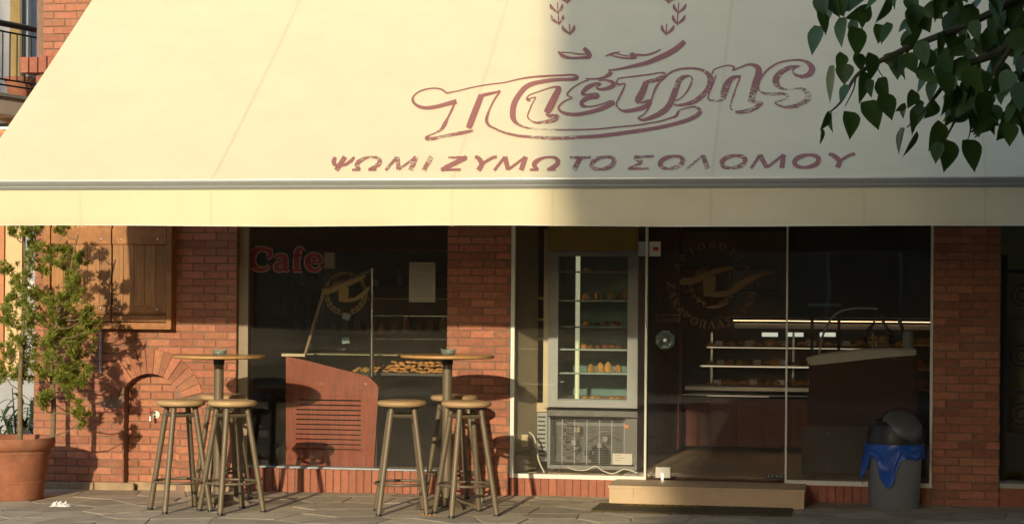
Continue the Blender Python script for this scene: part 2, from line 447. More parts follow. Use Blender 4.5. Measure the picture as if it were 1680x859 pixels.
courses(lw, XL, XW, -.10 + 1 * CO, 2.2, 0, lw_skip, niche_clip)
courses(lw, NX - NH + .003, NX + NH - .003, -.10 + CO, .92, .10, lambda a, d, za, zb: math.hypot((a + d) / 2 - NX, zb - ZC) > NR + .03 and zb > NS, phase=1)
courses(lw, XL, -6.02, 3.12, 3.45, 0)
courses(lw, XL + .06, -5.95, 3.60, 4.20, 0)
for i in range(12):                                     # soldier ledge of the first floor window
    x = -7.02 + i * .083; brick(lw, x, x + .073, 3.455, 3.59, -.06, SOLDIER, .2)
nv = 15; ro = NR + .205
for i in range(nv):                                     # fan of voussoirs
    t0, t1 = lerp(-1.32, 1.32, (i + .025) / nv), lerp(-1.32, 1.32, (i + .975) / nv)
    b = MB(); p = lambda r_, t: (NX + r_ * math.sin(t), ZC + r_ * math.cos(t))
    ra = NR - .002 if abs((t0 + t1) / 2) < 1.05 else NR + .02
    b.prism([p(ra, t0 + .002), p(ro, t0), p(ro, t1), p(ra, t1 - .002)], -.014 + random.uniform(-.003, .003), .03)
    b.build('voussoir', BRICK, lw)
b = MB()
xx = XL
while xx < XW:                                          # rough cement skirting
    w = random.uniform(.18, .4); x1 = min(xx + w, XW)
    if not (NX - NH - .02 < xx + w / 2 < NX + NH + .02):
        b.box(xx, x1 - .003, -.012 - random.uniform(0, .02), .02, -.2, -.10 + CO - .008 + random.uniform(-.012, .006), ch=.006)
    xx = x1
b.box(NX - NH + .004, NX + NH - .004, .075, .12, -.2, -.035, ch=.01)
b.build('skirting', CEMENT, lw)

def pier(label, x0, x1, z0, phase):
    t = thing('brick_pier', label, 'brick pillar')
    b = MB(); b.box(x0 + .004, x1 - .004, .003, .34, -.3, 3.2); b.build('mortar_bed', MORTAR, t)
    courses(t, x0, x1, z0, 2.24, 0, phase=phase); return t
PX0, PX1 = gx(733, 0), gx(837, 0)
pier('sunlit red brick pillar between the cafe window and the fridge window', PX0, PX1, -.062, 0)
RX0, RX1 = gx(1531, 0), gx(1641, 0)
pier('dark shaded red brick pillar between the bin and the iron gate', RX0, RX1, -.052, 1)

sill = thing('low_brick_wall', 'low course of upright red bricks running under the shop windows', 'low wall')
b = MB(); b.box(XW + .003, PX0 - .003, .009, .3, -.3, .112); b.box(PX1 + .003, RX0 - .003, .009, .3, -.3, .086); b.build('mortar_bed', MORTAR, sill)
x = XW + .004
while x < PX0 - .05: brick(sill, x, min(x + .057, PX0), gz(x) - .02, .118, 0, SOLDIER); x += .066
x = PX1 + .004
STX0, STX1, STY = gx(1001, -.55), gx(1321, -.55), -.55
while x < RX0 - .03:
    if not (STX0 + .05 < x < STX1 - .1): brick(sill, x, min(x + .057, RX0), gz(x) - .02, .092, 0, SOLDIER)
    x += .066

# shop shell behind the front: floor, ceiling, walls
shop = thing('shop_building', 'brown rendered shell of the bakery behind the glass front', 'building')
b = MB(); b.box(XW + .004, PX0 - .004, .02, .34, 2.75, 5.2); b.box(PX0, RX1, .02, .34, 3.2, 5.2); b.box(PX1 + .003, RX0 - .003, .02, .34, 2.75, 3.2)
b.build('upper_wall', MORTAR, shop)
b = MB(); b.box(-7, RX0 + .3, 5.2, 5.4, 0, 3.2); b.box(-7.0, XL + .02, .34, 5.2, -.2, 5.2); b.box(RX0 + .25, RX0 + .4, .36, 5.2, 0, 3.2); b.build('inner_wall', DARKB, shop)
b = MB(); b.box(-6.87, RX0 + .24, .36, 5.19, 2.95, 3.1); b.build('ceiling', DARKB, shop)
b = MB(); b.box(-6.87, RX0 + .24, .34, 5.19, .02, .098); b.build('floor_slab', MORTAR, shop)
nt_ = 0
for i in range(15):
    for j in range(12):
        x = -4.6 + i * .36; y = .36 + j * .36
        if x > RX0: continue
        bt = MB(); bt.box(x, x + .355, y, y + .355, .095, .103); bt.build('floor_tile', FLOOR, shop)
b = MB(); b.box(-7, 12, .0, 5.4, 5.2, 5.4); b.build('roof', KERB, shop)

# ------------------------------------------------------------------ ribbons (flat print)
def ribbon(mb, pts, place, sub=5, wscale=1.0, minw=0):
    """pts (x, y, width) in picture units, laid on a surface by place(x, y)"""
    q = cr(pts, sub); n = len(q); L_, Rr = [], []
    for i, (x, y, w) in enumerate(q):
        x0, y0, _ = q[max(i - 1, 0)]; x1, y1, _ = q[min(i + 1, n - 1)]
        dx, dy = x1 - x0, y1 - y0; l = math.hypot(dx, dy) or 1
        nx_, ny_ = -dy / l, dx / l; h = max(w * wscale, minw) / 2
        L_.append(place(x + nx_ * h, y + ny_ * h)); Rr.append(place(x - nx_ * h, y - ny_ * h))
    b0 = len(mb.v); mb.v += [tuple(v) for v in L_] + [tuple(v) for v in Rr]
    for i in range(n - 1):
        mb.f.append((b0 + i, b0 + i + 1, b0 + n + i + 1, b0 + n + i)); mb.mi.append(0)

# letters as strokes in a unit box (x right, y up, weight 1 = thick, .45 = thin)
def arcp(cx, cy, rx, ry, a0, a1, n=12, thin=.5):
    o = []
    for i in range(n + 1):
        a = R(lerp(a0, a1, i / n)); o.append((cx + rx * math.cos(a), cy + ry * math.sin(a), lerp(thin, 1, abs(math.cos(a)))))
    return o
K = {
 'Ψ': [[(.06, .98, .6), (.10, .72, .95), (.24, .44, .75), (.5, .36, .5), (.76, .44, .6), (.9, .72, .7), (.94, .98, .5)], [(.5, 1, 1), (.5, 0, 1)]],
 'Ω': [[(.02, .05, .5), (.34, .05, .5)], [(.33, .06, .5), (.12, .32, .9), (.08, .6, 1), (.25, .9, .6), (.5, .97, .5), (.75, .9, .7), (.92, .6, 1), (.88, .32, .9), (.67, .06, .5)], [(.66, .05, .5), (.98, .05, .5)]],
 'Μ': [[(.04, 0, .6), (.15, 1, .6)], [(.15, 1, 1), (.5, .05, .9)], [(.5, .05, .5), (.85, 1, .5)], [(.85, 1, 1), (.95, 0, 1)]],
 'Ι': [[(.5, 0, 1), (.5, 1, 1)]],
 'Ζ': [[(.08, .95, .5), (.92, .95, .5)], [(.88, .95, 1), (.1, .05, 1)], [(.06, .05, .5), (.95, .05, .5)]],
 'Υ': [[(.0, .98, .6), (.14, .94, .8), (.34, .72, 1), (.5, .44, 1), (.5, 0, 1)], [(.5, .45, .6), (.7, .78, .6), (.86, .96, .6), (1, .97, .6)]],
 'Τ': [[(.0, .95, .5), (1, .95, .5)], [(.5, .95, 1), (.5, 0, 1)]],
 'Ο': [arcp(.5, .5, .42, .46, 0, 360, 20)],
 'Σ': [[(.95, .95, .5), (.1, .95, .5)], [(.1, .95, 1), (.55, .5, 1)], [(.55, .5, .6), (.08, .05, .6)], [(.05, .05, .5), (.97, .05, .5)]],
 'Λ': [[(.04, 0, .5), (.5, 1, .5)], [(.5, 1, 1), (.94, 0, 1)]],
 'Α': [[(.04, 0, .5), (.5, 1, .5)], [(.5, 1, 1), (.94, 0, 1)], [(.2, .32, .45), (.8, .32, .45)]],
 'Ρ': [[(.2, 0, 1), (.2, 1, 1)], [(.2, .96, .5), (.6, .96, .6), (.86, .74, 1), (.6, .48, .6), (.2, .48, .5)]],
 'Π': [[(.0, .96, .5), (1, .96, .5)], [(.22, .96, 1), (.22, 0, 1)], [(.78, .96, 1), (.78, 0, 1)]],
 'Χ': [[(.08, 1, 1), (.92, 0, 1)], [(.92, 1, .5), (.08, 0, .5)]],
 'Κ': [[(.16, 0, 1), (.16, 1, 1)], [(.9, 1, .5), (.2, .45, .5)], [(.36, .58, 1), (.92, 0, 1)]],
 'Η': [[(.16, 0, 1), (.16, 1, 1)], [(.84, 0, 1), (.84, 1, 1)], [(.16, .5, .5), (.84, .5, .5)]],
}

# ------------------------------------------------------------------ awning
AX0, AX1, AYF, AZF, AZW = -6.15, 7.0, -2.70, 2.352, 4.445
def awn_z(x, y):
    t = (y - AYF) / -AYF
    return AZF + (AZW - AZF) * t - .05 * 4 * t * (1 - t) * .5 + .009 * math.sin(x * 2.3 + 1) * 4 * t * (1 - t) + .006 * math.sin(x * 6.1 + 3 * t) * t * (1 - t) * 4
anorm = Vector((0, -(AZW - AZF), -AYF)).normalized()
def on_awning(px, py, off=.004):
    d = ray(px, py); lo, hi = (AYF - .2 - CAM.y) / d.y, (0 - CAM.y) / d.y
    for _ in range(28):
        m_ = (lo + hi) / 2; p = CAM + d * m_
        if p.z > awn_z(p.x, p.y): lo = m_
        else: hi = m_
    p = CAM + d * lo
    return p + anorm * off
awn = thing('awning', 'large cream canvas awning with worn maroon lettering over the shop front', 'awning')
b = MB(); nx_, ny_ = 120, 16
for lay in (0, 1):
    for i in range(nx_ + 1):
        for j in range(ny_ + 1):
            x = lerp(AX0, AX1, i / nx_); y = lerp(AYF, 0, j / ny_); b.v.append((x, y, awn_z(x, y) - .003 * lay))
s0 = (nx_ + 1) * (ny_ + 1)
for i in range(nx_):
    for j in range(ny_):
        q = (i * (ny_ + 1) + j, (i + 1) * (ny_ + 1) + j, (i + 1) * (ny_ + 1) + j + 1, i * (ny_ + 1) + j + 1)
        b.f.append(q); b.f.append(tuple(s0 + k for k in reversed(q))); b.mi += [0, 0]
def rim(seq):
    for p, q in zip(seq, seq[1:]): b.f.append((p, q, q + s0, p + s0)); b.mi.append(0)
rim([j for j in range(ny_ + 1)]); rim([nx_ * (ny_ + 1) + j for j in range(ny_ + 1)])
rim([i * (ny_ + 1) for i in range(nx_ + 1)]); rim([i * (ny_ + 1) + ny_ for i in range(nx_ + 1)])
canopy = b.build('canopy', AWN, awn, smooth=40)
SEAMX = [at(p, 300, AYF).x for p in (345, 740, 1165, 1615)]
for sx in SEAMX:
    b = MB()
    for j in range(24):
        y0_, y1_ = lerp(AYF, 0, j / 24), lerp(AYF, 0, (j + 1) / 24)
        f = lambda x, y: (x, y, awn_z(x, y) + .0025)
        b.quad(f(sx, y0_), f(sx + .022, y0_), f(sx + .022, y1_), f(sx, y1_))
        b.quad(f(sx, y0_), f(sx, y1_), (sx, y1_, awn_z(sx, y1_)), (sx, y0_, awn_z(sx, y0_)))
    b.build('seam', SEAM, awn)
b = MB()
def bar_prof(mb, yz, x0, x1):
    n = len(yz); mb.add([(x0, y, z) for y, z in yz] + [(x1, y, z) for y, z in yz], [tuple(range(n)), tuple(range(2 * n - 1, n - 1, -1))] + [(i, n + i, n + (i + 1) % n, (i + 1) % n) for i in range(n)])
bar_prof(b, [(AYF - .017, 2.281), (AYF - .036, 2.300), (AYF - .034, 2.304), (AYF - .058, 2.328), (AYF - .062, 2.338), (AYF + .03, 2.342), (AYF + .03, 2.281)], AX0 - .01, AX1)
b.build('front_bar', ALU, awn)
b = MB(); bar_prof(b, [(AYF - .066, 2.339), (AYF - .066, 2.347), (AYF + .02, 2.352), (AYF + .02, 2.3435)], AX0 - .01, AX1)
b.build('bar_lip', ALUL, awn)
b = MB(); b.box(AX0 - .03, AX0 - .011, AYF - .05, AYF + .05, 2.27, 2.36); b.build('end_cap', DARK, awn)
b = MB(); nv_ = 300; rows = [2.279, 2.22, 2.16, 2.10, 2.045, 2.032]
def val_y(x, k): return AYF - .012 + (.011 * math.sin(x * 3.1) + .006 * math.sin(x * 9.7 + 1)) * k / 5 + .02 * k / 5
for lay in (0, 1):
    for i in range(nv_ + 1):
        x = lerp(AX0, AX1, i / nv_)
        for k, z in enumerate(rows): b.v.append((x, val_y(x, k) + .003 * lay, z + (.004 * math.sin(x * 2.1 + .5) if k > 2 else 0)))
nr = len(rows); s1 = (nv_ + 1) * nr
for i in range(nv_):
    for k in range(nr - 1):
        q = (i * nr + k, (i + 1) * nr + k, (i + 1) * nr + k + 1, i * nr + k + 1); b.f += [q, tuple(s1 + t for t in reversed(q))]; b.mi += [0, 0]
    b.f.append((i * nr + nr - 1, (i + 1) * nr + nr - 1, s1 + (i + 1) * nr + nr - 1, s1 + i * nr + nr - 1)); b.mi.append(0)
b.build('valance', AWN, awn, smooth=40)
for sx in SEAMX + [at(p, 340, AYF).x for p in (130, 905, 1415)]:
    b = MB()
    for k in range(nr - 1):
        f = lambda x, q: (x, val_y(x, q) - .0015, rows[q])
        b.quad(f(sx, k), f(sx + .018, k), f(sx + .018, k + 1), f(sx, k + 1))
    b.build('valance_seam', SEAM, awn)
b = MB()
for i in range(nv_):                                    # hem tape
    x0_, x1_ = lerp(AX0, AX1, i / nv_), lerp(AX0, AX1, (i + 1) / nv_); f = lambda x, z, k: (x, val_y(x, k) - .0022, z + .004 * math.sin(x * 2.1 + .5))
    b.quad(f(x0_, 2.0385, 5), f(x1_, 2.0385, 5), f(x1_, 2.031, 5), f(x0_, 2.031, 5))
b.build('hem', cloth_mat('hem_tape', (.84, .79, .64), .02), awn)
for ax in (-5.2, 0.4, 6.2):                                  # folding arms
    b = MB(); b.tube([(ax, -.02, 3.2), (ax + .5, -1.2, 2.75), (ax, AYF + .04, 2.31)], .028, 8); b.build('folding_arm', ALU, awn)
b = MB(); b.box(AX0, AX1, -.09, .016, AZW - .09, AZW + .06); b.build('cassette', ALU, awn)

logo = MB()
def tr(ox, oy, sc, strokes):
    for s in strokes:
        ribbon(logo, [(ox + x / sc, oy + y / sc, w / sc) for x, y, w in s], on_awning, 4, 1.12, 1.9)
A_ = (640, 80, 5.368); B_ = (820, 80, 5.368); C_ = (980, 80, 5.368); D_ = (1160, 80, 5.37)
tr(*A_, [
 [(585, 468, 38), (500, 490, 32), (420, 512, 30), (330, 525, 28), (270, 518, 26), (225, 495, 22), (200, 460, 22), (208, 422, 14), (250, 385, 12), (320, 360, 12), (400, 352, 12), (460, 365, 14), (500, 394, 14), (540, 386, 10), (600, 375, 9), (700, 350, 10), (800, 330, 10), (900, 315, 9), (1000, 303, 9), (1100, 280, 11), (1216, 258, 14), (1366, 245, 16), (1516, 238, 14), (1606, 234, 16), (1646, 250, 24), (1635, 268, 30), (1570, 274, 24), (1486, 275, 26), (1406, 283, 30), (1316, 298, 32), (1246, 315, 36), (1186, 350, 40), (1136, 410, 42), (1096, 480, 46), (1081, 550, 46), (1083, 610, 44), (1105, 650, 30), (1150, 682, 18), (1216, 702, 14), (1316, 714, 13), (1466, 718, 12), (1666, 716, 12), (1825, 710, 11), (1975, 695, 11), (2147, 680, 12), (2275, 660, 12), (2385, 640, 12), (2475, 612, 13), (2520, 595, 22), (2535, 565, 20), (2560, 540, 12), (2615, 525, 10), (2675, 515, 14), (2715, 530, 24), (2730, 560, 34), (2695, 595, 34), (2625, 630, 32), (2525, 660, 30), (2375, 695, 28), (2225, 720, 30), (2075, 742, 30), (1925, 762, 30), (1825, 773, 28), (1666, 782, 26), (1566, 788, 28), (1416, 790, 28), (1266, 783, 24), (1116, 768, 22), (1000, 740, 18), (920, 705, 16), (872, 680, 20), (850, 640, 26), (857, 590, 22), (880, 530, 14), (920, 450, 14), (968, 380, 14), (935, 388, 18), (870, 402, 24), (800, 418, 26)],
 [(805, 412, 44), (770, 500, 48), (735, 590, 50), (700, 680, 48), (690, 704, 38)],
 [(575, 465, 12), (545, 540, 18), (510, 610, 16), (480, 670, 32), (450, 715, 22), (400, 745, 12), (330, 776, 16), (322, 795, 30), (370, 797, 28), (450, 780, 24), (560, 758, 26), (650, 742, 28), (730, 724, 14)]])
tr(*B_, [
 [(270, 465, 12), (245, 455, 18), (240, 440, 16), (265, 410, 10), (350, 380, 9), (430, 352, 10), (490, 340, 16), (522, 352, 36), (512, 375, 48), (480, 440, 55), (440, 520, 60), (410, 570, 48)],
 [(405, 580, 14), (440, 598, 26), (470, 590, 24), (510, 600, 26), (480, 630, 36), (400, 650, 28), (320, 655, 20), (270, 635, 12), (245, 600, 12), (260, 550, 12), (290, 480, 10), (315, 432, 9), (270, 442, 10), (245, 455, 18)],
 [(755, 265, 12), (785, 277, 10), (720, 300, 10), (640, 350, 12), (595, 400, 14), (604, 422, 10), (638, 437, 8), (570, 465, 12), (520, 515, 18), (535, 555, 20), (600, 578, 26), (680, 582, 28), (800, 560, 30), (900, 530, 34), (980, 490, 36), (1000, 476, 26), (965, 465, 10), (920, 485, 10), (850, 505, 10), (780, 512, 10), (732, 505, 28), (718, 485, 30), (742, 455, 36), (800, 430, 34), (858, 428, 30), (862, 405, 18), (830, 398, 12), (770, 408, 14), (728, 403, 24), (738, 378, 32), (780, 340, 36), (850, 312, 24), (888, 318, 14), (852, 345, 12), (880, 362, 20), (940, 355, 28), (1000, 328, 36), (990, 298, 26), (930, 280, 14), (870, 285, 12)],
 [(755, 266, 8), (850, 270, 14), (920, 255, 20), (965, 228, 34), (985, 208, 26)]])
tr(*C_, [
 [(95, 195, 12), (190, 183, 16), (322, 155, 26), (430, 130, 34), (530, 90, 40), (620, 50, 44), (700, 0, 42), (770, -60, 38)],
 [(195, 322, 14), (170, 310, 20), (170, 295, 12), (190, 266, 12), (240, 258, 10), (340, 245, 12), (450, 232, 12), (560, 215, 12), (596, 232, 28), (570, 262, 42), (490, 285, 32), (430, 298, 28)],
 [(432, 296, 44), (400, 380, 54), (362, 455, 58), (372, 472, 30)],
 [(345, 478, 10), (400, 478, 14), (440, 465, 22), (462, 472, 34), (440, 505, 40), (360, 535, 32), (260, 553, 28), (210, 545, 16), (170, 505, 14), (175, 470, 14), (210, 400, 16), (245, 315, 12), (195, 322, 14)],
 [(600, 248, 14), (660, 205, 16), (740, 182, 18), (850, 178, 18), (930, 195, 22), (980, 235, 40), (1000, 290, 54), (975, 360, 46), (920, 420, 40), (840, 475, 34), (740, 500, 22), (672, 495, 14)],
 [(690, 462, 12), (740, 435, 10), (790, 380, 14), (825, 310, 16), (835, 270, 13), (818, 246, 12), (775, 248, 24), (725, 278, 42), (695, 350, 46), (670, 420, 50), (645, 480, 48), (600, 540, 46), (520, 590, 40), (440, 622, 30), (390, 630, 20), (360, 612, 14), (400, 590, 12), (440, 545, 14), (470, 480, 14), (490, 410, 16), (520, 340, 20), (560, 290, 12), (604, 248, 12)],
 # foot of the wheat emblem above the word
 [(-345, 30, 14), (-300, 70, 28), (-225, 86, 18), (-120, 82, 22), (-70, 70, 36), (-85, 35, 40), (-120, 0, 30)],
 [(-320, 36, 10), (-240, 40, 10), (-160, 52, 12), (-90, 50, 12)],
 [(70, 72, 8), (130, 48, 16), (200, 32, 8)], [(120, 62, 8), (200, 82, 14), (280, 90, 14), (340, 86, 14), (312, 66, 46), (300, 40, 30)], [(312, 66, 30), (360, 58, 18), (430, 60, 14), (510, 36, 14), (560, 10, 10)],
 [(160, 42, 6), (215, 60, 8), (280, 70, 10)]])
for sgn in (-1, 1):                                     # wheat ears rising from that foot
    for k in range(5):
        an_ = R(38 - 24 * k); cx_ = 1014 + sgn * 100 * math.cos(an_); cy_ = 30 + 44 * math.sin(an_)
        for d_ in (-1, 1):
            ribbon(logo, [(cx_, cy_, 1.5), (cx_ + d_ * 8 + sgn * 2, cy_ - 8, 5.5), (cx_ + d_ * 10 + sgn * 3, cy_ - 15, 1.5)], on_awning, 3)
        ribbon(logo, [(cx_, cy_ + 2, 2.2), (cx_ + sgn * 1, cy_ - 17, 2.0)], on_awning, 2)
tr(*D_, [
 [(45, 228, 14), (60, 190, 10), (120, 165, 10), (190, 152, 12), (238, 165, 14), (230, 190, 20)],
 [(222, 196, 12), (290, 170, 12), (350, 145, 14), (400, 146, 24), (448, 172, 44), (455, 225, 54), (430, 310, 60), (405, 400, 56), (386, 480, 52)],
 [(390, 480, 14), (440, 478, 24), (485, 482, 22), (450, 510, 34), (380, 545, 34), (300, 562, 28), (248, 560, 20)],
 [(228, 548, 10), (205, 520, 14), (225, 440, 16), (255, 350, 14), (292, 248, 14)],
 [(298, 246, 14), (225, 262, 34), (182, 310, 54), (155, 380, 58), (142, 436, 40)],
 [(172, 440, 12), (110, 462, 18), (40, 460, 14), (10, 440, 14), (30, 370, 12), (60, 290, 12), (80, 240, 10)],
 [(455, 360, 8), (460, 310, 8), (490, 240, 14), (550, 175, 14), (640, 125, 14), (740, 106, 14), (830, 106, 18), (890, 130, 32), (926, 180, 50), (900, 228, 42), (840, 250, 30), (780, 235, 20), (755, 200, 14), (780, 170, 14), (815, 155, 10)],
 [(815, 157, 8), (740, 168, 32), (660, 205, 42), (610, 265, 54), (612, 312, 48), (650, 350, 24), (720, 366, 12), (800, 355, 14), (860, 370, 30), (893, 420, 54), (870, 468, 46), (800, 503, 36), (710, 518, 24), (640, 505, 16), (600, 480, 12), (640, 465, 12), (700, 440, 14), (710, 415, 20), (660, 400, 22), (580, 405, 26), (510, 400, 22), (470, 380, 12), (455, 355, 8)]])
def awn_letter(ch, x0, x1, yb0, yb1, hgt, shear, w=8.2):
    for s in K[ch]:
        ribbon(logo, [(x0 + (x1 - x0 - shear) * X + shear * Y, lerp(yb0, yb1, X) - hgt * Y, w * k) for X, Y, k in [(.5 + (p - .5) * 1.06, q_, k_) for p, q_, k_ in s]], on_awning, 4)
for ch, a_, d_ in [('Ψ', 55, 230), ('Ω', 210, 405), ('Μ', 410, 615), ('Ι', 628, 700), ('Ζ', 735, 910), ('Υ', 905, 1075), ('Μ', 1060, 1272), ('Ω', 1275, 1470), ('Τ', 1480, 1640)]:
    px0, px1 = 520 + a_ / 3.652, 520 + d_ / 3.652
    awn_letter(ch, px0, px1, 280.3, 280.1, 22.3, 14.5 - 5 * (px0 - 535) / 600)
for ch, a_, d_ in [('Ο', 15, 200), ('Σ', 250, 418), ('Ο', 425, 610), ('Λ', 606, 772), ('Ο', 795, 982), ('Μ', 990, 1214), ('Ο', 1232, 1422), ('Υ', 1436, 1614)]:
    px0, px1 = 960 + a_ / 3.652, 960 + d_ / 3.652; f = lambda p: 279.6 - 4.2 * (p - 960) / 440
    awn_letter(ch, px0, px1, f(px0), f(px1), 22.3, 14.5 - 5 * (px0 - 535) / 600)
logo.build('lettering', RED, awn)

# ------------------------------------------------------------------ wooden shutters
shut = thing('window_shutter', 'pair of closed brown plank shutters in a wooden box frame on the brick wall', 'shutters')
SD = -.11
b = MB()
b.box(SX0 - .03, SX0 + .03, SD, 0, SZ0, SZ1); b.box(SX1 - .045, SX1, SD, 0, SZ0, SZ1)
b.box(SX0 + .03, SX1 - .045, SD + .002, 0, SZ0, SZ0 + .035); b.box(SX0 + .03, SX1 - .045, SD + .002, 0, SZ1 - .03, SZ1)
b.box(SX0 - .03, SX1, SD - .012, 0, SZ0 - .018, SZ0 - .001)
b.build('frame', WOODD, shut)
b = MB(); b.box(SX0 + .031, SX1 - .046, -.06, -.004, SZ0 + .036, SZ1 - .031); b.build('backing', DARKB, shut)
mid = gx(182, SD, 450)
for (lx0, lx1) in ((SX0 + .036, mid - .005), (mid + .005, SX1 - .05)):
    lf = link('leaf', None, shut); lf.empty_display_size = .1
    n = 5
    for i in range(n):
        x0_ = lerp(lx0, lx1, i / n) + .0012; x1_ = lerp(lx0, lx1, (i + 1) / n) - .0012
        b = MB(); b.box(x0_, x1_, -.088 + random.uniform(-.001, .001), -.061, SZ0 + .105, SZ1 - .04, ch=.002); b.build('plank', WOOD, lf)
    for z0_, z1_ in ((SZ0 + .043, SZ0 + .098), (gzz(200, 400, -.1) - .003, gzz(200, 378, -.1) + .02)):
        b = MB(); b.box(lx0, lx1, -.104, -.061, z0_, z1_, ch=.003); b.build('rail', WOODD, lf)
    for z_ in (gzz(200, 392, -.1), gzz(200, 507, -.1)):
        b = MB()
        if z_ < 1.6: b.box(lx0, lx1, -.100, -.061, z_ - .03, z_ + .03, ch=.003); b.build('rail', WOODD, lf)
        for fx in (.16, .84):
            b = MB(); b.lathe([(0.0, .004), (.007, .003), (.009, 0)], n=10)
            b.v = [(lerp(lx0, lx1, fx) + v[0], -.1035 - v[2], z_ + v[1]) for v in b.v]; b.build('bolt', CHROME, lf, smooth=60)

# pipes and tap on the wall
b = MB(); px_ = at(165, 575, -.03); b.tube([(px_.x, -.03, gzz(165, 612, -.03)), (px_.x, -.03, SZ0 - .02)], .011, 10)
tag(b.build('conduit_pipe', GREYM, smooth=50), 'short grey pipe hanging below the wooden shutters', 'pipe')
tp = at(252, 680, .07)
tap = thing('garden_tap', 'small chrome wall tap with a white disc in the arched niche', 'tap', (tp.x, .09, tp.z))
b = MB(); b.tube([(0, .01, 0), (0, -.07, 0), (0, -.095, -.012), (0, -.10, -.045)], [.011, .011, .011, .009], 10); b.tube([(0, -.05, 0), (0, -.05, .03)], .007, 8); b.build('spout', CHROME, tap, smooth=50)
b = MB(); b.box(-.05, .012, -.056, -.044, .031, .038); b.build('lever', REDL, tap)
b = MB(); b.lathe([(.033, 0), (.034, .004), (.028, .008), (0, .010)], n=20); b.v = [(v[0] + .014, -v[2] + .004, v[1]) for v in b.v]; b.build('rosette', WHITE, tap, smooth=40)

# ------------------------------------------------------------------ windows and door
def pane(parent, x0, x1, z0, z1, y, name='pane', m=GLASS, th=.008):
    b = MB(); b.box(x0, x1, y, y + th, z0, z1); return b.build(name, m, parent)
cw = thing('shop_window', 'large cafe window with red Cafe lettering and a gold wheat emblem', 'window')
b = MB(); b.box(XW + .003, XW + .085, .05, .2, .119, 2.74); b.box(XW + .003, PX0 - .003, .05, .2, 2.70, 2.75); b.build('frame', TAUPE, cw)
b = MB(); b.box(XW + .086, PX0 - .003, .06, .2, .1135, .128); b.build('sill', GREYM, cw)
CY_ = .11
pane(cw, XW + .086, PX0 - .004, .129, 2.699, CY_)
def on_pane(y): return lambda px, py: at(px, py, y)
def strokes(mb, y, ox, oy, sc, st, ws=1.0, sub=5):
    for s in st: ribbon(mb, [(ox + x / sc, oy + yy / sc, w / sc) for x, yy, w in s], on_pane(y), sub, ws)
CAFE = [[(205, 222, 22), (224, 213, 24), (227, 196, 24), (226, 166, 10)],
        [(228, 200, 10), (205, 178, 22), (170, 172, 26), (135, 190, 36), (118, 232, 42), (132, 275, 36), (165, 293, 26), (200, 290, 20), (222, 268, 12)],
        [(255, 232, 18), (268, 216, 20), (292, 208, 18), (312, 222, 30), (314, 260, 30), (316, 290, 26), (326, 296, 18), (336, 288, 10)],
        [(312, 248, 16), (285, 254, 20), (264, 270, 30), (266, 290, 30), (290, 296, 20), (310, 278, 12)],
        [(420, 186, 22), (408, 172, 20), (392, 176, 26), (384, 200, 32), (382, 250, 32), (382, 294, 32)], [(360, 212, 18), (414, 212, 18)], [(360, 298, 16), (410, 298, 16)],
        [(440, 252, 14), (480, 250, 14), (522, 250, 14), (516, 226, 28), (500, 210, 22), (478, 206, 20), (454, 220, 30), (446, 250, 34), (456, 282, 30), (482, 298, 20), (508, 292, 18), (526, 272, 12)]]
b = MB(); strokes(b, CY_ - .002, 380, 360, 3.578, [[(x, y, w + 11) for x, y, w in s] for s in CAFE]); b.build('lettering_outline', DECALO, cw)
b = MB(); strokes(b, CY_ - .0035, 380, 360, 3.578, CAFE); b.build('lettering', DECALR, cw)
b = MB()
circ = lambda cx, cy, r, w: [(cx + r * math.cos(2 * math.pi * i / 28), cy + r * math.sin(2 * math.pi * i / 28), w) for i in range(29)]
def ears(cx, cy, r, sc):
    o = []
    for sg in (-1, 1):
        for k in range(5):
            an = R(90 - sg * (18 + 17 * k)); x = cx + r * .82 * math.cos(an); y = cy + r * .82 * math.sin(an)
            for dd in (-1, 1):
                a2 = an - sg * R(50) - dd * R(28) ; o.append([(x, y, 4 * sc), (x + math.cos(a2) * 26 * sc, y + math.sin(a2) * 26 * sc, 16 * sc), (x + math.cos(a2) * 56 * sc, y + math.sin(a2) * 56 * sc, 3 * sc)])
    for k in range(4): o.append([(cx - r * .8 + k * 34 * sc, cy - r * .25 - k * 12 * sc, 9 * sc), (cx - r * .45 + k * 34 * sc, cy - r * .62 - k * 8 * sc, 6 * sc)])
    return o
strokes(b, CY_ - .002, 500, 420, 7.16, [circ(480, 440, 248, 10), circ(480, 440, 226, 5),
    [(205, 415, 44), (240, 405, 62), (300, 412, 46), (400, 372, 48), (520, 315, 52), (640, 272, 40), (715, 225, 22)],
    [(455, 360, 120), (455, 440, 118), (450, 520, 100)], [(400, 525, 14), (500, 520, 40), (600, 500, 44), (690, 440, 50), (745, 380, 34), (765, 350, 12)]] + ears(480, 440, 240, 1))
b.build('emblem', GOLD, cw)
ppos = at(692, 462, CY_)
pn = thing('paper_notice', 'white printed sheet taped inside the cafe window', 'notice')
b = MB(); c0, c1 = at(671.5, 430, CY_ + .012), at(714, 495.5, CY_ + .012); b.box(c0.x, c1.x, CY_ + .010, CY_ + .0115, c1.z, c0.z); b.build('sheet', PAPER, pn)
b = MB()
for k in range(13):
    z = lerp(c0.z - .03, c1.z + .05, k / 12); w = random.uniform(.4, .85)
    if k in (3,): continue
    xc = (c0.x + c1.x) / 2; hw = (c1.x - c0.x) / 2 * w
    xx = xc - hw
    while xx < xc + hw:
        l = random.uniform(.008, .022); b.box(xx, xx + l, CY_ + .0086, CY_ + .0094, z, z + .0045); xx += l + .006
b.build('print', INK, pn)

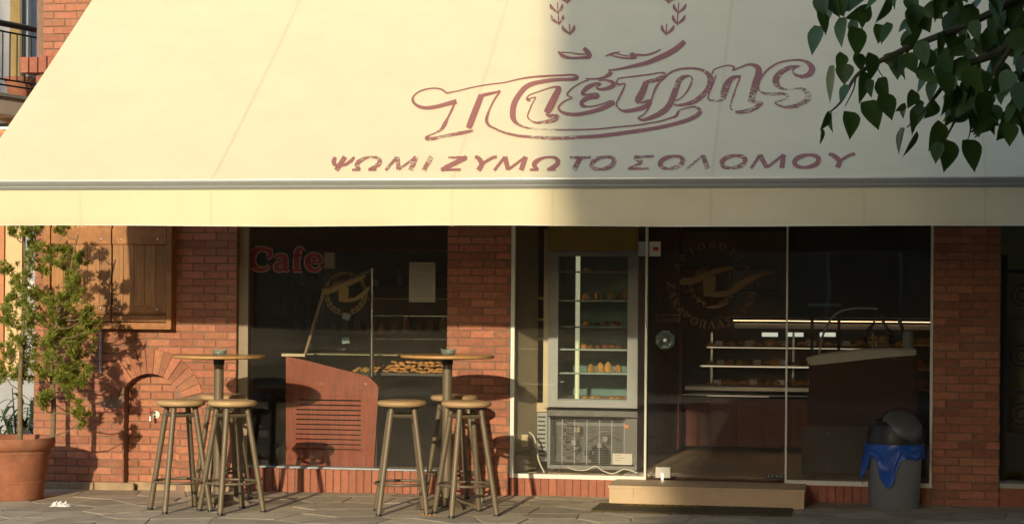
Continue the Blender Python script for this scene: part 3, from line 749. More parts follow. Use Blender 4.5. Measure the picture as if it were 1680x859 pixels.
fwn = thing('shop_window', 'white framed window showing the grey fridge beside the glass door', 'window')
FX0, FX1 = PX1 + .003, gx(1062, .03)
b = MB(); b.box(FX0, FX0 + .032, -.006, .07, .087, 2.75); b.box(FX0 + .0325, FX1, -.008, .07, .0875, .122); b.box(FX1 - .018, FX1, -.004, .06, .1225, 2.75); b.build('frame', WHITE, fwn)
pane(fwn, FX0 + .033, FX1 - .019, .1225, 2.749, .03)
b = MB(); p = at(1053, 408, .02); b.box(gx(1046, .02), FX1 - .001, .012, .05, gzz(1050, 420, .02), gzz(1050, 396, .02)); b.build('patch_fitting', GREYM, fwn)

door = thing('glass_door', 'frameless glass shop door with gold circular lettering and round handle', 'door')
DX0, DX1 = FX1 + .006, gx(1288, .045); DY = .04
pane(door, DX0, DX1, .125, 2.749, DY, 'leaf')
b = MB(); b.box(DX0 + .001, gx(1082, .03), .028, .058, gzz(1050, 420, .03), gzz(1050, 396, .03)); b.build('patch_fitting', WHITE, door)
b = MB(); b.box(gx(1070, .03), gx(1079, .03), .0265, .0275, gzz(1050, 411, .03), gzz(1050, 405, .03)); b.build('lock', REDL, door)
b = MB(); b.box(gx(1077, .02), gx(1101, .02), .02, .06, gzz(1089, 783, .02), gzz(1089, 766, .02)); b.build('lock_box', WHITE, door)
b = MB(); b.box(gx(1086, .017), gx(1090, .017), .014, .0195, gzz(1089, 786, .02), gzz(1089, 775, .02)); b.build('bolt', CHROME, door)
b = MB(); b.box(gx(1256, .02), DX1 - .002, .02, .06, .126, gzz(1270, 778, .02))
b.build('floor_closer', DARK, door)
b = MB()
for q in range(4): b.box(gx(1261 + q * 7, .018), gx(1263 + q * 7, .018), .0165, .0195, .145, .153)
b.build('screws', CHROME, door)
hp = at(1091.5, 557.5, .0); b = MB()
prof = [(0, -.016), (.055, -.016), (.078, -.008), (.083, 0), (.078, .008), (.055, .016), (0, .016)]
b.lathe(prof, n=8); b.v = [(hp.x + v[0] * math.cos(.39) - v[1] * math.sin(.39), -.012 + v[2], hp.z + v[0] * math.sin(.39) + v[1] * math.cos(.39)) for v in b.v]
gm = bpy.data.materials.new('cut_glass'); gm.use_nodes = True; pb = gm.node_tree.nodes['Principled BSDF']; pb.inputs['Base Color'].default_value = (.75, .95, .88, 1); pb.inputs['Transmission Weight'].default_value = .85; pb.inputs['Roughness'].default_value = .04; pb.inputs['IOR'].default_value = 1.5
hd = b.build('handle', gm, door)
b = MB(); b.tube([(hp.x, -.03, hp.z), (hp.x, .07, hp.z)], .014, 12); b.build('spindle', CHROME, hd, smooth=50)
b = MB()
OC = (445, 432); 
def arc_text(text, a0, a1, rad, size, bottom):
    for i, ch in enumerate(text):
        an = R(lerp(a0, a1, i / (len(text) - 1)))
        cx, cy = OC[0] + rad * math.cos(an), OC[1] - rad * math.sin(an)
        rx, ry = (math.sin(an), math.cos(an)) if not bottom else (-math.sin(an), -math.cos(an))   # reading direction (y down)
        ux, uy = (math.cos(an), -math.sin(an)) if not bottom else (-math.cos(an), math.sin(an))
        wch = size * (.35 if ch == 'Ι' else .95)
        for s in K[ch]:
            pts = [(1070 + (cx + rx * (X - .5) * wch + ux * (Y - .5) * size) / 4.52, 370 + (cy + ry * (X - .5) * wch + uy * (Y - .5) * size) / 4.52, 12 * k / 4.52) for X, Y, k in s]
            ribbon(b, pts, on_pane(DY - .0015), 3)
arc_text('ΑΡΤΟΠΟΙΙΑ', 154, 26, 285, 56, False)
arc_text('ΖΑΧΑΡΟΠΛΑΣΤΙΚΗ', 182, 344, 305, 56, True)
strokes(b, DY - .0015, 1070, 370, 4.52, [
    [(205, 425, 30), (245, 410, 56), (310, 408, 44), (400, 365, 44), (500, 330, 40), (600, 310, 22)], [(425, 375, 92), (425, 440, 90), (425, 500, 84)],
    [(380, 510, 14), (470, 510, 40), (560, 500, 44), (650, 440, 54), (760, 380, 40), (880, 345, 10)], [(400, 605, 10), (480, 600, 26), (560, 575, 10)]] + ears(445, 425, 185, .8))
b.build('lettering', print_mat('faded_gold_decal', (.17, .105, .042), .15, 30, .5), door)

rw = thing('shop_window', 'dark unlit window right of the glass door with white bottom rail', 'window')
GX0, GX1 = DX1 + .005, RX0 - .003
b = MB(); b.box(GX0, GX0 + .014, 0, .06, .1225, 2.75); b.box(GX0, GX1, -.006, .06, .087, .1222); b.box(GX1 - .02, GX1, 0, .06, .1225, 2.75, 0); b.build('frame', WHITE, rw)
pane(rw, GX0 + .015, GX1 - .021, .1225, 2.749, .03)

# ------------------------------------------------------------------ step, mat
step = thing('doorstep', 'pale stone step slab in front of the glass door', 'step')
b = MB(); xs = [STX0, STX0 + .19, STX1]
for x0_, x1_ in zip(xs, xs[1:]): b.box(x0_ + .0008, x1_ - .0008, STY, -.012, -.12, .078)
b.build('riser', STEP, step)
b = MB(); b.box(STX0 - .006, STX1 + .006, STY - .012, -.011, .0785, .099); b.build('tread', STEP, step)
mt = thing('door_mat', 'dark brown coir mat with worn yellow print below the step', 'mat')
mx0, mx1 = gx(975, -1.0), gx(1300, -1.0)
zg = gz(-1)
b = MB(); n = 40
my0, my1 = -1.12, -.60
b.box(mx0, mx1, my0, my1, zg - .01, zg + .014); b.build('backing', MAT_, mt)
b = MB()
for i in range(1500):
    x, y = random.uniform(mx0 - .012, mx1 + .012), random.uniform(my0 - .015, my1)
    a = random.uniform(0, 6.28); l = random.uniform(.01, .02); b.add([(x, y, zg + .012), (x + .006 * math.cos(a), y + .006 * math.sin(a), zg + .012), (x + l * math.cos(a + 1) * .6, y + l * math.sin(a + 1) * .6, zg + .022)], [(0, 1, 2)])
b.build('fibre', MAT_, mt)
b = MB(); zt = zg + .0175
for ch, i in zip('ΥΟΤΑ', range(4)):
    pass
for i in range(7):                                     # worn remains of the printed border
    x = lerp(mx0 + .22, mx0 + .72, i / 7); b.quad((x, -.70, zt), (x + .055, -.70, zt), (x + .055, -.64, zt), (x, -.64, zt))
b.quad((mx0 + .2, -.78, zt), (mx0 + .8, -.78, zt), (mx0 + .8, -.74, zt), (mx0 + .2, -.74, zt))
b.build('print', MATY, mt)

# ------------------------------------------------------------------ bar stools and tables
def stool_parts(root, top):
    b = MB(); b.lathe([(0, top - .048), (.150, top - .048), (.176, top - .043), (.187, top - .028), (.186, top - .016), (.172, top - .004), (.13, top + .001), (.06, top + .003), (0, top + .003)], n=36)
    b.build('seat', SEAT, root, smooth=50)
    b = MB(); b.lathe([(.0, top - .056), (.150, top - .056), (.152, top - .0485), (0, top - .0485)], n=28); b.build('seat_board', DARK, root, smooth=30)
    for k in range(4):
        a = math.pi / 2 * k; c_, s_ = math.cos(a), math.sin(a)
        b = MB(); b.tube([(.118 * c_, .118 * s_, top - .057), (.252 * c_, .252 * s_, .012)], .0215, 12); lg = b.build('leg', BRONZE, root, smooth=50)
        b = MB(); b.tube([(.2505 * c_, .2505 * s_, .016), (.2535 * c_, .2535 * s_, 0)], .0235, 12); b.build('rubber_foot', DARK, lg, smooth=50)
    b = MB(); rr = lerp(.246, .118, .22 / (top - .05)); b.ring((0, 0, .225), rr - .012, .0105); b.build('foot_ring', BRONZE, root, smooth=60)
    b = MB(); q = .133
    for k in range(4):
        a = math.pi / 2 * k; a2 = a + math.pi / 2; b.tube([(q * math.cos(a), q * math.sin(a), top - .115), (q * math.cos(a2), q * math.sin(a2), top - .115)], .0135, 4)
    b.build('stretcher', BRONZE, root)
def children(o): return [c for c in bpy.data.objects if c.parent == o]
def copy_tree(o, parent=None):
    c = o.copy(); col.objects.link(c); c.parent = parent
    if parent: c.matrix_parent_inverse = Matrix.Identity(4)
    for ch in children(o): copy_tree(ch, c)
    return c
TY = -1.06
T1x, T2x = gx(359, TY, 620), gx(734, TY, 620)
STOOLS = [  # px of the seat centre, Y, leg rotation in degrees, label
    (297, -1.50, 84, 'tan seated bar stool at the front left of the first bar table, before the niche'),
    (381, -1.53, 90, 'tan seated bar stool at the front right of the first bar table, by cafe window'),
    (366, -.60, 82, 'bar stool behind the first bar table, mostly hidden by its post and front stools'),
    (660, -1.46, 62, 'tan seated bar stool at the front left of the second bar table'),
    (765, -1.50, 78, 'tan seated bar stool before the brick pillar, front right of its table'),
    (745, -.60, 76, 'bar stool behind the second bar table, between its post and the brick pillar')]
sproto = None
for px, Y, rz, lab in STOOLS:
    x = gx(px, Y, 655); top = .845
    if sproto is None:
        sproto = thing('bar_stool', lab, 'stool', (x, Y, gz(x)), R(rz), 'bar stools around the bar tables'); stool_parts(sproto, top); o = sproto
    else:
        o = copy_tree(sproto); o.location = (x, Y, gz(x)); o.rotation_euler = (0, 0, R(rz)); o['label'] = lab
tproto = None
for x, lab, rz in ((T1x, 'tall round bar table with wooden top left of the cafe window, by the niche', 20), (T2x, 'tall round bar table with wooden top before the red cabinet and brick pillar', 35)):
    z0_ = gz(x); TH_ = gzz(734, 581.5, TY) - gz(T2x)
    if tproto is None:
        tproto = o = thing('bar_table', lab, 'table', (x, TY, z0_), R(rz), 'tall round bar tables')
        b = MB(); b.lathe([(0, TH_ - .026), (.352, TH_ - .026), (.362, TH_ - .018), (.362, TH_ - .007), (.354, TH_), (0, TH_)], n=56); b.build('tabletop', TABLE, o, smooth=40)
        b = MB(); b.tube([(0, 0, .075), (0, 0, TH_ - .03)], .038, 24); b.build('post', BRONZE, o, smooth=50)
        b = MB(); b.tube([(0, 0, TH_ - .075), (0, 0, TH_ - .0265)], .043, 20); b.tube([(0, 0, TH_ - .036), (0, 0, TH_ - .0268)], .15, 20); b.build('shade_sleeve', DARK, o, smooth=50)  # dark sleeve holds the tabletop's shade on the post in its colour
        for k in range(4):
            a = math.pi / 2 * k; pr = []
            top_ = [(.03, .085), (.08, .08), (.14, .068), (.20, .045), (.235, .024), (.245, .0)]; bot_ = [(.19, .0), (.17, .022), (.12, .036), (.07, .03), (.03, .02)]
            b = MB(); b.prism(top_ + bot_, -.032, .032); b.v = [(v[0] * math.cos(a) - v[1] * math.sin(a), v[0] * math.sin(a) + v[1] * math.cos(a), v[2]) for v in b.v]
            b.build('foot', BRONZE, o)
    else:
        o = copy_tree(tproto); o.location = (x, TY, z0_); o.rotation_euler = (0, 0, R(rz)); o['label'] = lab
    tt = z0_ + TH_
    b = MB(); b.lathe([(0, 0), (.045, 0), (.055, .012), (.056, .038), (.048, .038), (.044, .012), (0, .008)], (x + .01, TY - .02, tt + .001), 16)
    for k in range(4):
        a = math.pi / 2 * k + .4; b.tube([(x + .01 + .035 * math.cos(a), TY - .02 + .035 * math.sin(a), tt + .038), (x + .01 + .062 * math.cos(a), TY - .02 + .062 * math.sin(a), tt + .042)], .006, 6)
    tag(b.build('ashtray', gm, smooth=30), 'small clear glass ashtray on the bar table ' + ('by the niche' if x == T1x else 'before the brick pillar'), 'ashtray', 'ashtrays on the bar tables')

# ------------------------------------------------------------------ potted cypress
PY = -.84
pc = Vector((gx(20, PY, 720), PY, gz(-6.1)))
pot_h = gzz(20, 716, PY) - pc.z
pot = thing('plant_pot', 'big terracotta pot at the left end of the brick wall', 'pot', tuple(pc))
b = MB(); b.lathe([(0, 0), (.245, 0), (.252, .012), (.268, pot_h * .27), (.2715, pot_h * .275), (.2715, pot_h * .30), (.269, pot_h * .305), (.302, pot_h * .74), (.3065, pot_h * .745), (.3065, pot_h * .765), (.304, pot_h * .775), (.308, pot_h - .1), (.270, pot_h - .1), (.26, .1), (0, .09)], n=48); b.build('body', TERRA, pot, smooth=40)
b = MB(); b.lathe([(.309, pot_h - .10), (.336, pot_h - .085), (.344, pot_h - .045), (.342, pot_h - .012), (.332, pot_h), (.312, pot_h - .004), (.302, pot_h - .03), (.300, pot_h - .1)], n=48); b.build('rim', TERRA, pot, smooth=50)
b = MB(); b.lathe([(0, pot_h - .05), (.303, pot_h - .06)], n=24); b.build('soil', SOIL, pot)

def sprays(mb, c, rad, n, down=.35):
    for _ in range(n):
        d = Vector((random.gauss(0, 1), random.gauss(0, 1), random.gauss(0, 1)))
        if d.length < .01: continue
        d.normalize(); p = c + d * rad * (random.random() ** .5)
        dirn = (d + Vector((random.uniform(-.6, .6), random.uniform(-.6, .6), random.uniform(-.2, .9)))).normalized()
        side = dirn.cross(Vector((random.gauss(0, 1), random.gauss(0, 1), random.gauss(0, 1)))).normalized()
        L_ = random.uniform(.018, .036)
        for k in range(4):                              # feathery frond: stem blade and side blades
            q = p + dirn * L_ * k * .25; l2 = L_ * (.62 - .1 * k)
            for sg in (-1, 1):
                e = q + (dirn * .75 + side * sg * .66) * l2 * .8; w = dirn * .0052
                mb.add([q - w, e, q + w], [(0, 1, 2)])
        e = p + dirn * L_ * 1.35; w = side * .004
        mb.add([p - w, e, p + w], [(0, 1, 2)])
cyp = thing('potted_cypress', 'two stemmed thin feathery green cypress growing in the terracotta pot', 'shrub', (0, 0, 0))
stems = [[(33, 716, -.84), (33, 640, -.84), (36, 560, -.83), (42, 480, -.82), (40, 400, -.82), (43, 350, -.82)], [(86, 714, -.74), (88, 660, -.74), (84, 600, -.75), (90, 540, -.78), (112, 480, -.78), (118, 430, -.78), (128, 385, -.78)]]
sp = []
for s in stems:
    pts = [at(*p) for p in s]; pts[0].z -= .06; n = len(pts)
    b = MB(); q = cr([tuple(p) for p in pts], 4); b.tube(q, [lerp(.024, .006, i / (len(q) - 1)) for i in range(len(q))], 8); b.build('stem', BARK, cyp, smooth=60); sp.append(q)
CL = [(20, 376, 10), (60, 398, 20), (78, 422, 15), (52, 428, 18), (15, 440, 10), (25, 478, 17), (42, 502, 18), (68, 482, 12), (84, 512, 14), (75, 542, 17), (106, 412, 11), (116, 448, 14), (132, 428, 11), (116, 480, 13), (126, 502, 14), (151, 514, 12), (140, 522, 10), (101, 530, 16), (28, 542, 18), (50, 562, 20), (18, 578, 16), (60, 592, 17), (86, 562, 15), (95, 592, 16), (120, 572, 13), (141, 560, 12), (126, 602, 16), (110, 630, 13), (130, 622, 13), (80, 650, 11), (30, 618, 11), (130, 668, 11), (133, 690, 9), (68, 660, 10), (146, 606, 8), (2, 520, 14), (4, 610, 12), (148, 540, 8), (103, 378, 9), (64, 362, 14), (36, 372, 10), (120, 468, 12), (112, 545, 14), (40, 455, 12), (56, 520, 12), (72, 610, 12), (102, 612, 12), (45, 600, 13)]
fb = MB(); tb = MB()
for px, py, r_ in CL:
    c = at(px, py, random.uniform(-.98, -.66)); rad = r_ / 212
    near = min((Vector(q) for s in sp for q in s), key=lambda v: (v - c).length + max(0, v.z - c.z + .08) * 1.5)
    midp = (near + c) / 2 + Vector((0, 0, -.03)); tb.tube([near, midp, c, c + (c - near).normalized() * rad * .6], [.006, .005, .003, .002], 5)
    for _ in range(9):
        sprays(fb, c + Vector((random.gauss(0, .62), random.gauss(0, .62), random.gauss(0, .7))) * rad, rad * random.uniform(.2, .5), int((17 + r_ * 1.9) * random.uniform(.5, 1.3)))
tb.build('twig', BARK, cyp)
tag(fb.build('crown', CONIF, cyp), kind='stuff')

# darker shrub behind, in front of the neighbour's wall
def blade(mb, p, d, L_, w, droop=.5, m=0):
    side = d.cross(Vector((0, 0, 1))); side = side.normalized() if side.length > .01 else Vector((1, 0, 0))
    pts = []
    for k in range(5):
        t = k / 4; q = p + d * L_ * t - Vector((0, 0, droop * L_ * t * t)); pts.append((q, w * math.sin(math.pi * (.08 + .9 * t)) ** .8))
    vs = []
    for q, ww in pts: vs += [q + side * ww / 2 + Vector((0, 0, ww * .15)), q, q - side * ww / 2 + Vector((0, 0, ww * .15))]
    fs = []
    for k in range(4):
        for s in range(2): fs.append((3 * k + s, 3 * k + s + 1, 3 * k + s + 4, 3 * k + s + 3))
    mb.add(vs, fs, m)
oc = at(28, 700, .55)
ol = thing('leafy_shrub', 'dark green long leaved shrub behind the pot by the neighbouring wall', 'shrub')
b = MB(); lv = []
for i in range(9):
    a = random.uniform(0, 6.28); top_ = Vector((oc.x + random.uniform(-.22, .22), .55 + random.uniform(-.15, .15), gz(oc.x) + random.uniform(.5, .85)))
    basep = Vector((oc.x + .05 * math.cos(a), .55 + .05 * math.sin(a), gz(oc.x) - .02)); b.tube([basep, (basep + top_) / 2 + Vector((.02, 0, 0)), top_], [.012, .009, .005], 6)
    for k in range(9):
        t = random.uniform(.45, 1); lv.append((basep.lerp(top_, t), random.uniform(0, 6.28)))
b.build('stem', TWIG, ol)
for p, a in lv:
    b = MB(); blade(b, p, Vector((math.cos(a), math.sin(a), random.uniform(-.1, .6))).normalized(), random.uniform(.13, .22), random.uniform(.028, .042), .8); b.build('leaf', LEAF2, ol, smooth=60)

# ------------------------------------------------------------------ crumpled tissue and scraps
tp = at(100, 827, -1.35); tp.z = gz(tp.x)
b = MB(); n = 14
for i in range(n):
    for j in range(7):
        x = (i / (n - 1) - .5) * .15; y = (j / 6 - .5) * .09; e = min(1, 2.4 * (1 - abs(2 * i / (n - 1) - 1))) * min(1, 2.2 * (1 - abs(2 * j / 6 - 1)))
        b.v.append((x + random.uniform(-.008, .008), y + random.uniform(-.006, .006), .004 + e * random.uniform(.006, .045)))
for i in range(n - 1):
    for j in range(6): b.f.append((i * 7 + j, (i + 1) * 7 + j, (i + 1) * 7 + j + 1, i * 7 + j + 1)); b.mi.append(0)
o = b.build('crumpled_tissue', PAPER); o.location = tp; tag(o, 'crumpled white tissue on the paving right of the terracotta pot', 'tissue')
sc_ = at(700, 840, -1.62)
b = MB()
for k in range(5):
    x, y = random.uniform(-.05, .05), random.uniform(-.03, .03); b.add([(x, y, .003), (x + .022, y + .004, .006), (x + .014, y + .02, .012), (x - .006, y + .016, .004)], [(0, 1, 2, 3)])
o = b.build('crumbs', BISC); o.location = (sc_.x, -1.62, gz(sc_.x) + .001); tag(o, 'few tan crumbs on the paving before the second bar table', 'crumbs', kind='stuff')

# ------------------------------------------------------------------ litter bin
bc = Vector((gx(1467, -.27, 780), -.27, 0)); bc.z = gz(bc.x)
bn = thing('litter_bin', 'grey plastic swing top bin lined with a blue bag, right of the step', 'bin', tuple(bc))
bt_ = gzz(1467, 728, -.27) - bc.z
b = MB(); b.lathe([(0, 0), (.182, 0), (.190, .012), (.213, bt_), (.200, bt_), (.18, .02), (0, .02)], n=40); b.build('body', BIN, bn, smooth=40)
b = MB(); b.lathe([(.216, bt_ - .005), (.220, bt_ + .02), (.205, bt_ + .10), (.188, bt_ + .15)], n=40)
b.lathe([(.188, bt_ + .15), (.15, bt_ + .185), (.09, bt_ + .15)], n=40); b.build('lid', DARK, bn, smooth=50)
b = MB(); prof = [(0, .098), (.06, .094), (.11, .078), (.145, .048), (.160, .012), (.160, 0), (0, 0)]   # rounded flap, swung open
b.lathe(prof, n=32)
b.v = [tuple(Matrix.Rotation(R(22), 3, 'Y') @ Matrix.Rotation(R(30), 3, 'X') @ Vector((v[0], v[1] * 1.05, v[2])) + Vector((.055, -.055, bt_ + .135))) for v in b.v]
b.build('flap', mat('flap_grey', (.11, .112, .115), .45), bn, smooth=50)
b = MB(); n = 72; rows_ = 9
edge = [(0, .10), (.10, .33), (.2, .10), (.28, .12), (.36, .30), (.42, .335), (.48, .30), (.56, .12), (.66, .10), (.74, .12), (.84, .11), (1, .10)]
def drop(u):
    for (a, da), (c, dc) in zip(edge, edge[1:]):
        if u <= c: return lerp(da, dc, (1 - math.cos(math.pi * (u - a) / (c - a))) / 2)
    return .1
for i in range(n):
    a = 2 * math.pi * i / n; u = ((a - math.pi) / math.pi) % 2     # front half (negative y) runs 0..1
    h = drop(u) if u <= 1 else .11 + .02 * math.sin(a * 5)
    if 0.05 < u < .16: flare = .05
    else: flare = .012
    for k in range(rows_ + 1):
        t = k / rows_; rr = .222 + flare * t + .008 * math.sin(a * 13 + t * 5) * t + .005 * math.sin(a * 29) * t + (.004 * math.sin(t * 14 + a * 4)) - h * t * .045
        b.v.append((rr * math.cos(a), rr * math.sin(a), bt_ + .008 - h * t))
for i in range(n):
    for k in range(rows_):
        i2 = (i + 1) % n; b.f.append((i * (rows_ + 1) + k, i2 * (rows_ + 1) + k, i2 * (rows_ + 1) + k + 1, i * (rows_ + 1) + k + 1)); b.mi.append(0)
tag(b.build('bin_bag', BLUE, bn, smooth=70))

# ------------------------------------------------------------------ iron gate at the right
gate = thing('iron_gate', 'black wrought iron gate with scrolls at the far right edge', 'gate')
b = MB(); b.box(RX1 + .02, RX1 + .07, .25, .30, gz(1.2) + .1, gzz(1650, 418, .27)); b.box(RX1 + .82, RX1 + .87, .25, .30, gz(1.2) + .1, gzz(1650, 418, .27)); b.build('post', IRON, gate)
for py in (448, 525, 645, 715, 770):
    b = MB(); z = gzz(1660, py, .27); b.box(RX1 + .071, RX1 + .819, .262, .288, z, z + .03); b.build('rail', IRON, gate)
for py0, py1 in ((448, 525), (525, 645), (645, 715)):
    for k in range(3):
        cx_ = RX1 + .19 + k * .25; cz_ = (gzz(1660, py0, .27) + gzz(1660, py1, .27)) / 2; rmax = .105; b = MB(); pts = []
        for i in range(40):
            t = i / 39; a = t * 4 * math.pi; r_ = rmax * (1 - .8 * t); pts.append((cx_ + r_ * math.cos(a), .275, cz_ + r_ * math.sin(a)))
        b.tube(pts, .0055, 6); b.build('scroll', IRON, gate)
        b = MB(); b.tube([(cx_ + .125, .275, gzz(1660, py0, .27)), (cx_ + .125, .275, gzz(1660, py1, .27))], .008, 6); b.build('bar', IRON, gate)
b = MB(); b.box(RX1 + .072, RX1 + .818, .265, .285, gzz(1660, 770, .27), gzz(1660, 715, .27)); b.build('kick_plate', IRON, gate)
b = MB(); b.box(RX1 + .003, 3.4, .02, .9, gz(1.2) - .2, gzz(1660, 797, .2)); tag(b.build('gate_threshold', SOLDIER), 'brick threshold with pale edge under the iron gate', 'threshold')
o_ = b
b = MB(); b.box(RX1 + .003, 3.4, .005, .30, gzz(1660, 797, .2) + .002, gzz(1660, 789, .2)); tag(b.build('threshold_slab', PALEW), 'pale stone slab edge under the iron gate', 'slab')
b = MB(); b.box(RX1 + .003, 3.6, .95, 1.15, -.1, 3.2); b.box(3.401, 12, .02, .9, -.3, 5.2); tag(b.build('porch_wall', mat('mottled_render', (.26, .24, .17), .9, var=.2, scale=3)), 'pale rendered wall behind the iron gate', 'wall')  # render in a darker, mottled tone

# ------------------------------------------------------------------ shop interior
def bx(name, m, parent, px0, py0, px1, py1, Y, dep, ch=0):
    """box whose front face covers these picture edges at real depth Y"""
    b = MB(); a, d = at(px0, py0, Y), at(px1, py1, Y); b.box(a.x, d.x, Y, Y + dep, d.z, a.z, ch=ch); return b.build(name, m, parent)
# fridge
fr = thing('display_fridge', 'tall grey glass door display fridge standing in the shop window', 'fridge')
FY = .34
fx0, fx1 = gx(899, FY), gx(1046, FY); z = lambda py, Y=FY: gzz(970, py, Y)
b = MB(); b.box(fx0, fx0 + .03, FY + .05, FY + .7, z(668), z(380)); b.box(fx1 - .03, fx1, FY + .05, FY + .7, z(668), z(380)); b.box(fx0 + .031, fx1 - .031, FY + .66, FY + .7, z(668), z(380)); b.box(fx0, fx1, FY + .02, FY + .7, z(412), z(375) + .2); b.box(fx0 + .031, fx1 - .031, FY + .05, FY + .65, z(668), z(655)); b.build('cabinet', GREYM, fr)
dr = link('door', None, fr); dr.empty_display_size = .1
ix0, ix1 = gx(915, FY), gx(1029, FY)
b = MB(); b.box(fx0, ix0, FY, FY + .045, z(668), z(413)); b.box(ix1, fx1, FY, FY + .045, z(668), z(413)); b.box(ix0 + .0005, ix1 - .0005, FY + .001, FY + .045, z(668), z(657)); b.box(ix0 + .0005, ix1 - .0005, FY + .001, FY + .045, z(420), z(413)); b.build('door_frame', GREYM, dr)
b = MB(); b.box(ix0, ix1, FY + .02, FY + .026, z(657), z(420)); b.build('door_pane', GLASSC, dr)
bx('header_board', OLIVE, fr, 899, 340, 1046, 411, FY + .005, .012)
b = MB(); b.box(fx0 + .035, fx0 + .045, FY + .06, FY + .65, z(654), z(414)); b.box(fx1 - .045, fx1 - .035, FY + .06, FY + .65, z(654), z(414)); b.box(fx0 + .046, fx1 - .046, FY + .64, FY + .65, z(654), z(414)); b.build('liner', TEAL, fr)
b = MB(); tx = gx(947, FY + .12); b.tube([(tx, FY + .12, gzz(947, 655, FY + .12)), (tx, FY + .12, gzz(947, 420, FY + .12))], .019, 10); b.build('lamp_tube', TUBE, fr)
shelf_py = (446, 493, 536, 573, 612)
for py in shelf_py:
    zz = gzz(970, py, FY + .1); s_ = link('shelf', None, fr); s_.empty_display_size = .1
    b = MB(); b.box(fx0 + .047, fx1 - .047, FY + .1, FY + .6, zz - .004, zz + .002); b.build('shelf_plate', GLASSC, s_)
    b = MB(); b.box(fx0 + .047, fx1 - .047, FY + .093, FY + .099, zz - .008, zz + .006); b.build('shelf_edge', GREYM, s_)
pf = MB(); pf.lathe([(0, 0), (.9, 0), (1, .25), (.85, .65), (.4, .9), (0, 1)], n=12)
def roll(name, m, p, sx, sy, sz, label, cat, group):
    k = (name, m.name)
    if k not in brick_cache: brick_cache[k] = pf.mesh(name, m, 60)
    o = link(name, brick_cache[k], None, p); o.scale = (sx, sy, sz); o.rotation_euler = (0, 0, random.uniform(0, 3)); return tag(o, label, cat, group)
for py, xs_, kind in ((657, range(926, 1026, 11), 0), (612, range(968, 1026, 15), 1), (573, range(958, 1024, 11), 2), (536, range(962, 1024, 16), 2), (493, range(960, 1024, 21), 1), (446, range(966, 1024, 18), 2)):
    for px in xs_:
        p = at(px, py - 1, FY + .18)
        lab = ('brown pastry on the bottom shelf of the fridge', 'round cream biscuit cake on the second lowest fridge shelf', 'reddish cake slice on the middle fridge shelf')[kind] if py > 540 else 'dim cake on the ' + {536: 'third', 493: 'second', 446: 'top'}[py] + ' shelf of the fridge'
        roll('pastry', random.choice((BREAD, CRUST)) if kind != 1 else BISC, (p.x + random.uniform(-.01, .01), FY + .2 + random.uniform(-.05, .05), p.z + .004), random.uniform(.025, .045), .035, (.03, .075, .04)[kind] * random.uniform(.7, 1.2), lab, 'pastry', 'pastries on fridge shelf ' + {657: 'six', 612: 'five', 573: 'four', 536: 'three', 493: 'two', 446: 'one'}[py])
# fridge base with grille
bx('base_panel', GREYD, fr, 898, 672, 1046, 684, FY - .004, .5)
b = MB(); b.box(fx0, fx0 + .02, FY, FY + .6, z(769), z(684.5)); b.box(fx1 - .02, fx1, FY, FY + .6, z(769), z(684.5)); b.box(fx0 + .021, fx1 - .021, FY, FY + .02, z(769), z(763)); b.box(fx0 + .021, fx1 - .021, FY + .25, FY + .3, z(763), z(684.5)); b.build('base_frame', mat('mid_grey_enamel', (.22, .245, .27), .45), fr)
gx0, gx1 = gx(901, FY), gx(1025, FY)
for i in range(27):
    zz = lerp(z(761), z(690), i / 26); b = MB(); b.box(gx0 + .01, gx1, FY + .004, FY + .010, zz, zz + .0036); b.build('grille_slat', GREYD, fr)
for i in range(7):
    xx = lerp(gx0 + .01, gx1, i / 6); b = MB(); b.box(xx - .003, xx + .003, FY - .001, FY + .0038, z(762), z(688)); b.build('grille_post', GREYM, fr)
b = MB(); ccx = gx(935, FY + .12)
for _q in range(9):
    mq = MB(); qx, qz = lerp(gx0 + .06, gx1 - .06, random.random()), lerp(z(757), z(700), random.random()); qw, qh = random.uniform(.015, .05), random.uniform(.012, .05)
    mq.box(qx, qx + qw, FY + .08, FY + .2, qz, qz + qh); mq.build('machine_part', [GREYM, CHROME, DARK, BEIGE][_q % 4], fr)
pts = [(ccx + .05 * math.cos(i * .7), FY + .13 + .03 * math.sin(i * .7), lerp(z(755), z(695), i / 40)) for i in range(41)]; b.tube(pts, .006, 6); b.build('copper_coil', mat('dull_copper', (.42, .36, .30), .4, metal=.6), fr)
b = MB(); b.lathe([(0, 0), (.07, 0), (.075, .03), (.075, .10), (.05, .14), (0, .15)], (gx(985, FY + .14), FY + .14, z(760)), 20); b.build('compressor', DARK, fr, smooth=50)
b = MB(); q0 = Vector((gx(955, FY + .06), FY + .06, z(720))); b.tube(cr([tuple(q0), (q0.x + .1, q0.y, q0.z + .05), (q0.x + .22, q0.y, q0.z + .06), (q0.x + .3, q0.y, q0.z + .02)], 5), .006, 6); b.build('pipe', CHROME, fr)
bx('side_grille', GREYD, fr, 1026, 686, 1044, 762, FY - .001, .012)
bx('switch', ORANGE, fr, 1025, 696, 1031, 702, FY - .008, .006)
for px in (916, 1034):
    b = MB(); c = at(px, 770, FY + .05); b.lathe([(.022, .105), (.026, .112), (.018, .118), (.018, c.z)], (0, 0, 0), 14); b.v = [(v[0] + c.x, v[1] + FY + .05, v[2]) for v in b.v]; b.build('foot', CHROME, fr, smooth=50)
lbl = thing('rating_label', 'pale paper rating label on the fridge base grille', 'label')
bx('sheet', PAPER, lbl, 1005, 743, 1037, 762, FY - .012, .002)
b = MB()
for k in range(3): a = at(1009, 747 + k * 4, FY - .0145); b.box(a.x, a.x + .05 + .03 * (k % 2), FY - .0145, FY - .0135, a.z, a.z + .004)
b.build('print', INK, lbl)
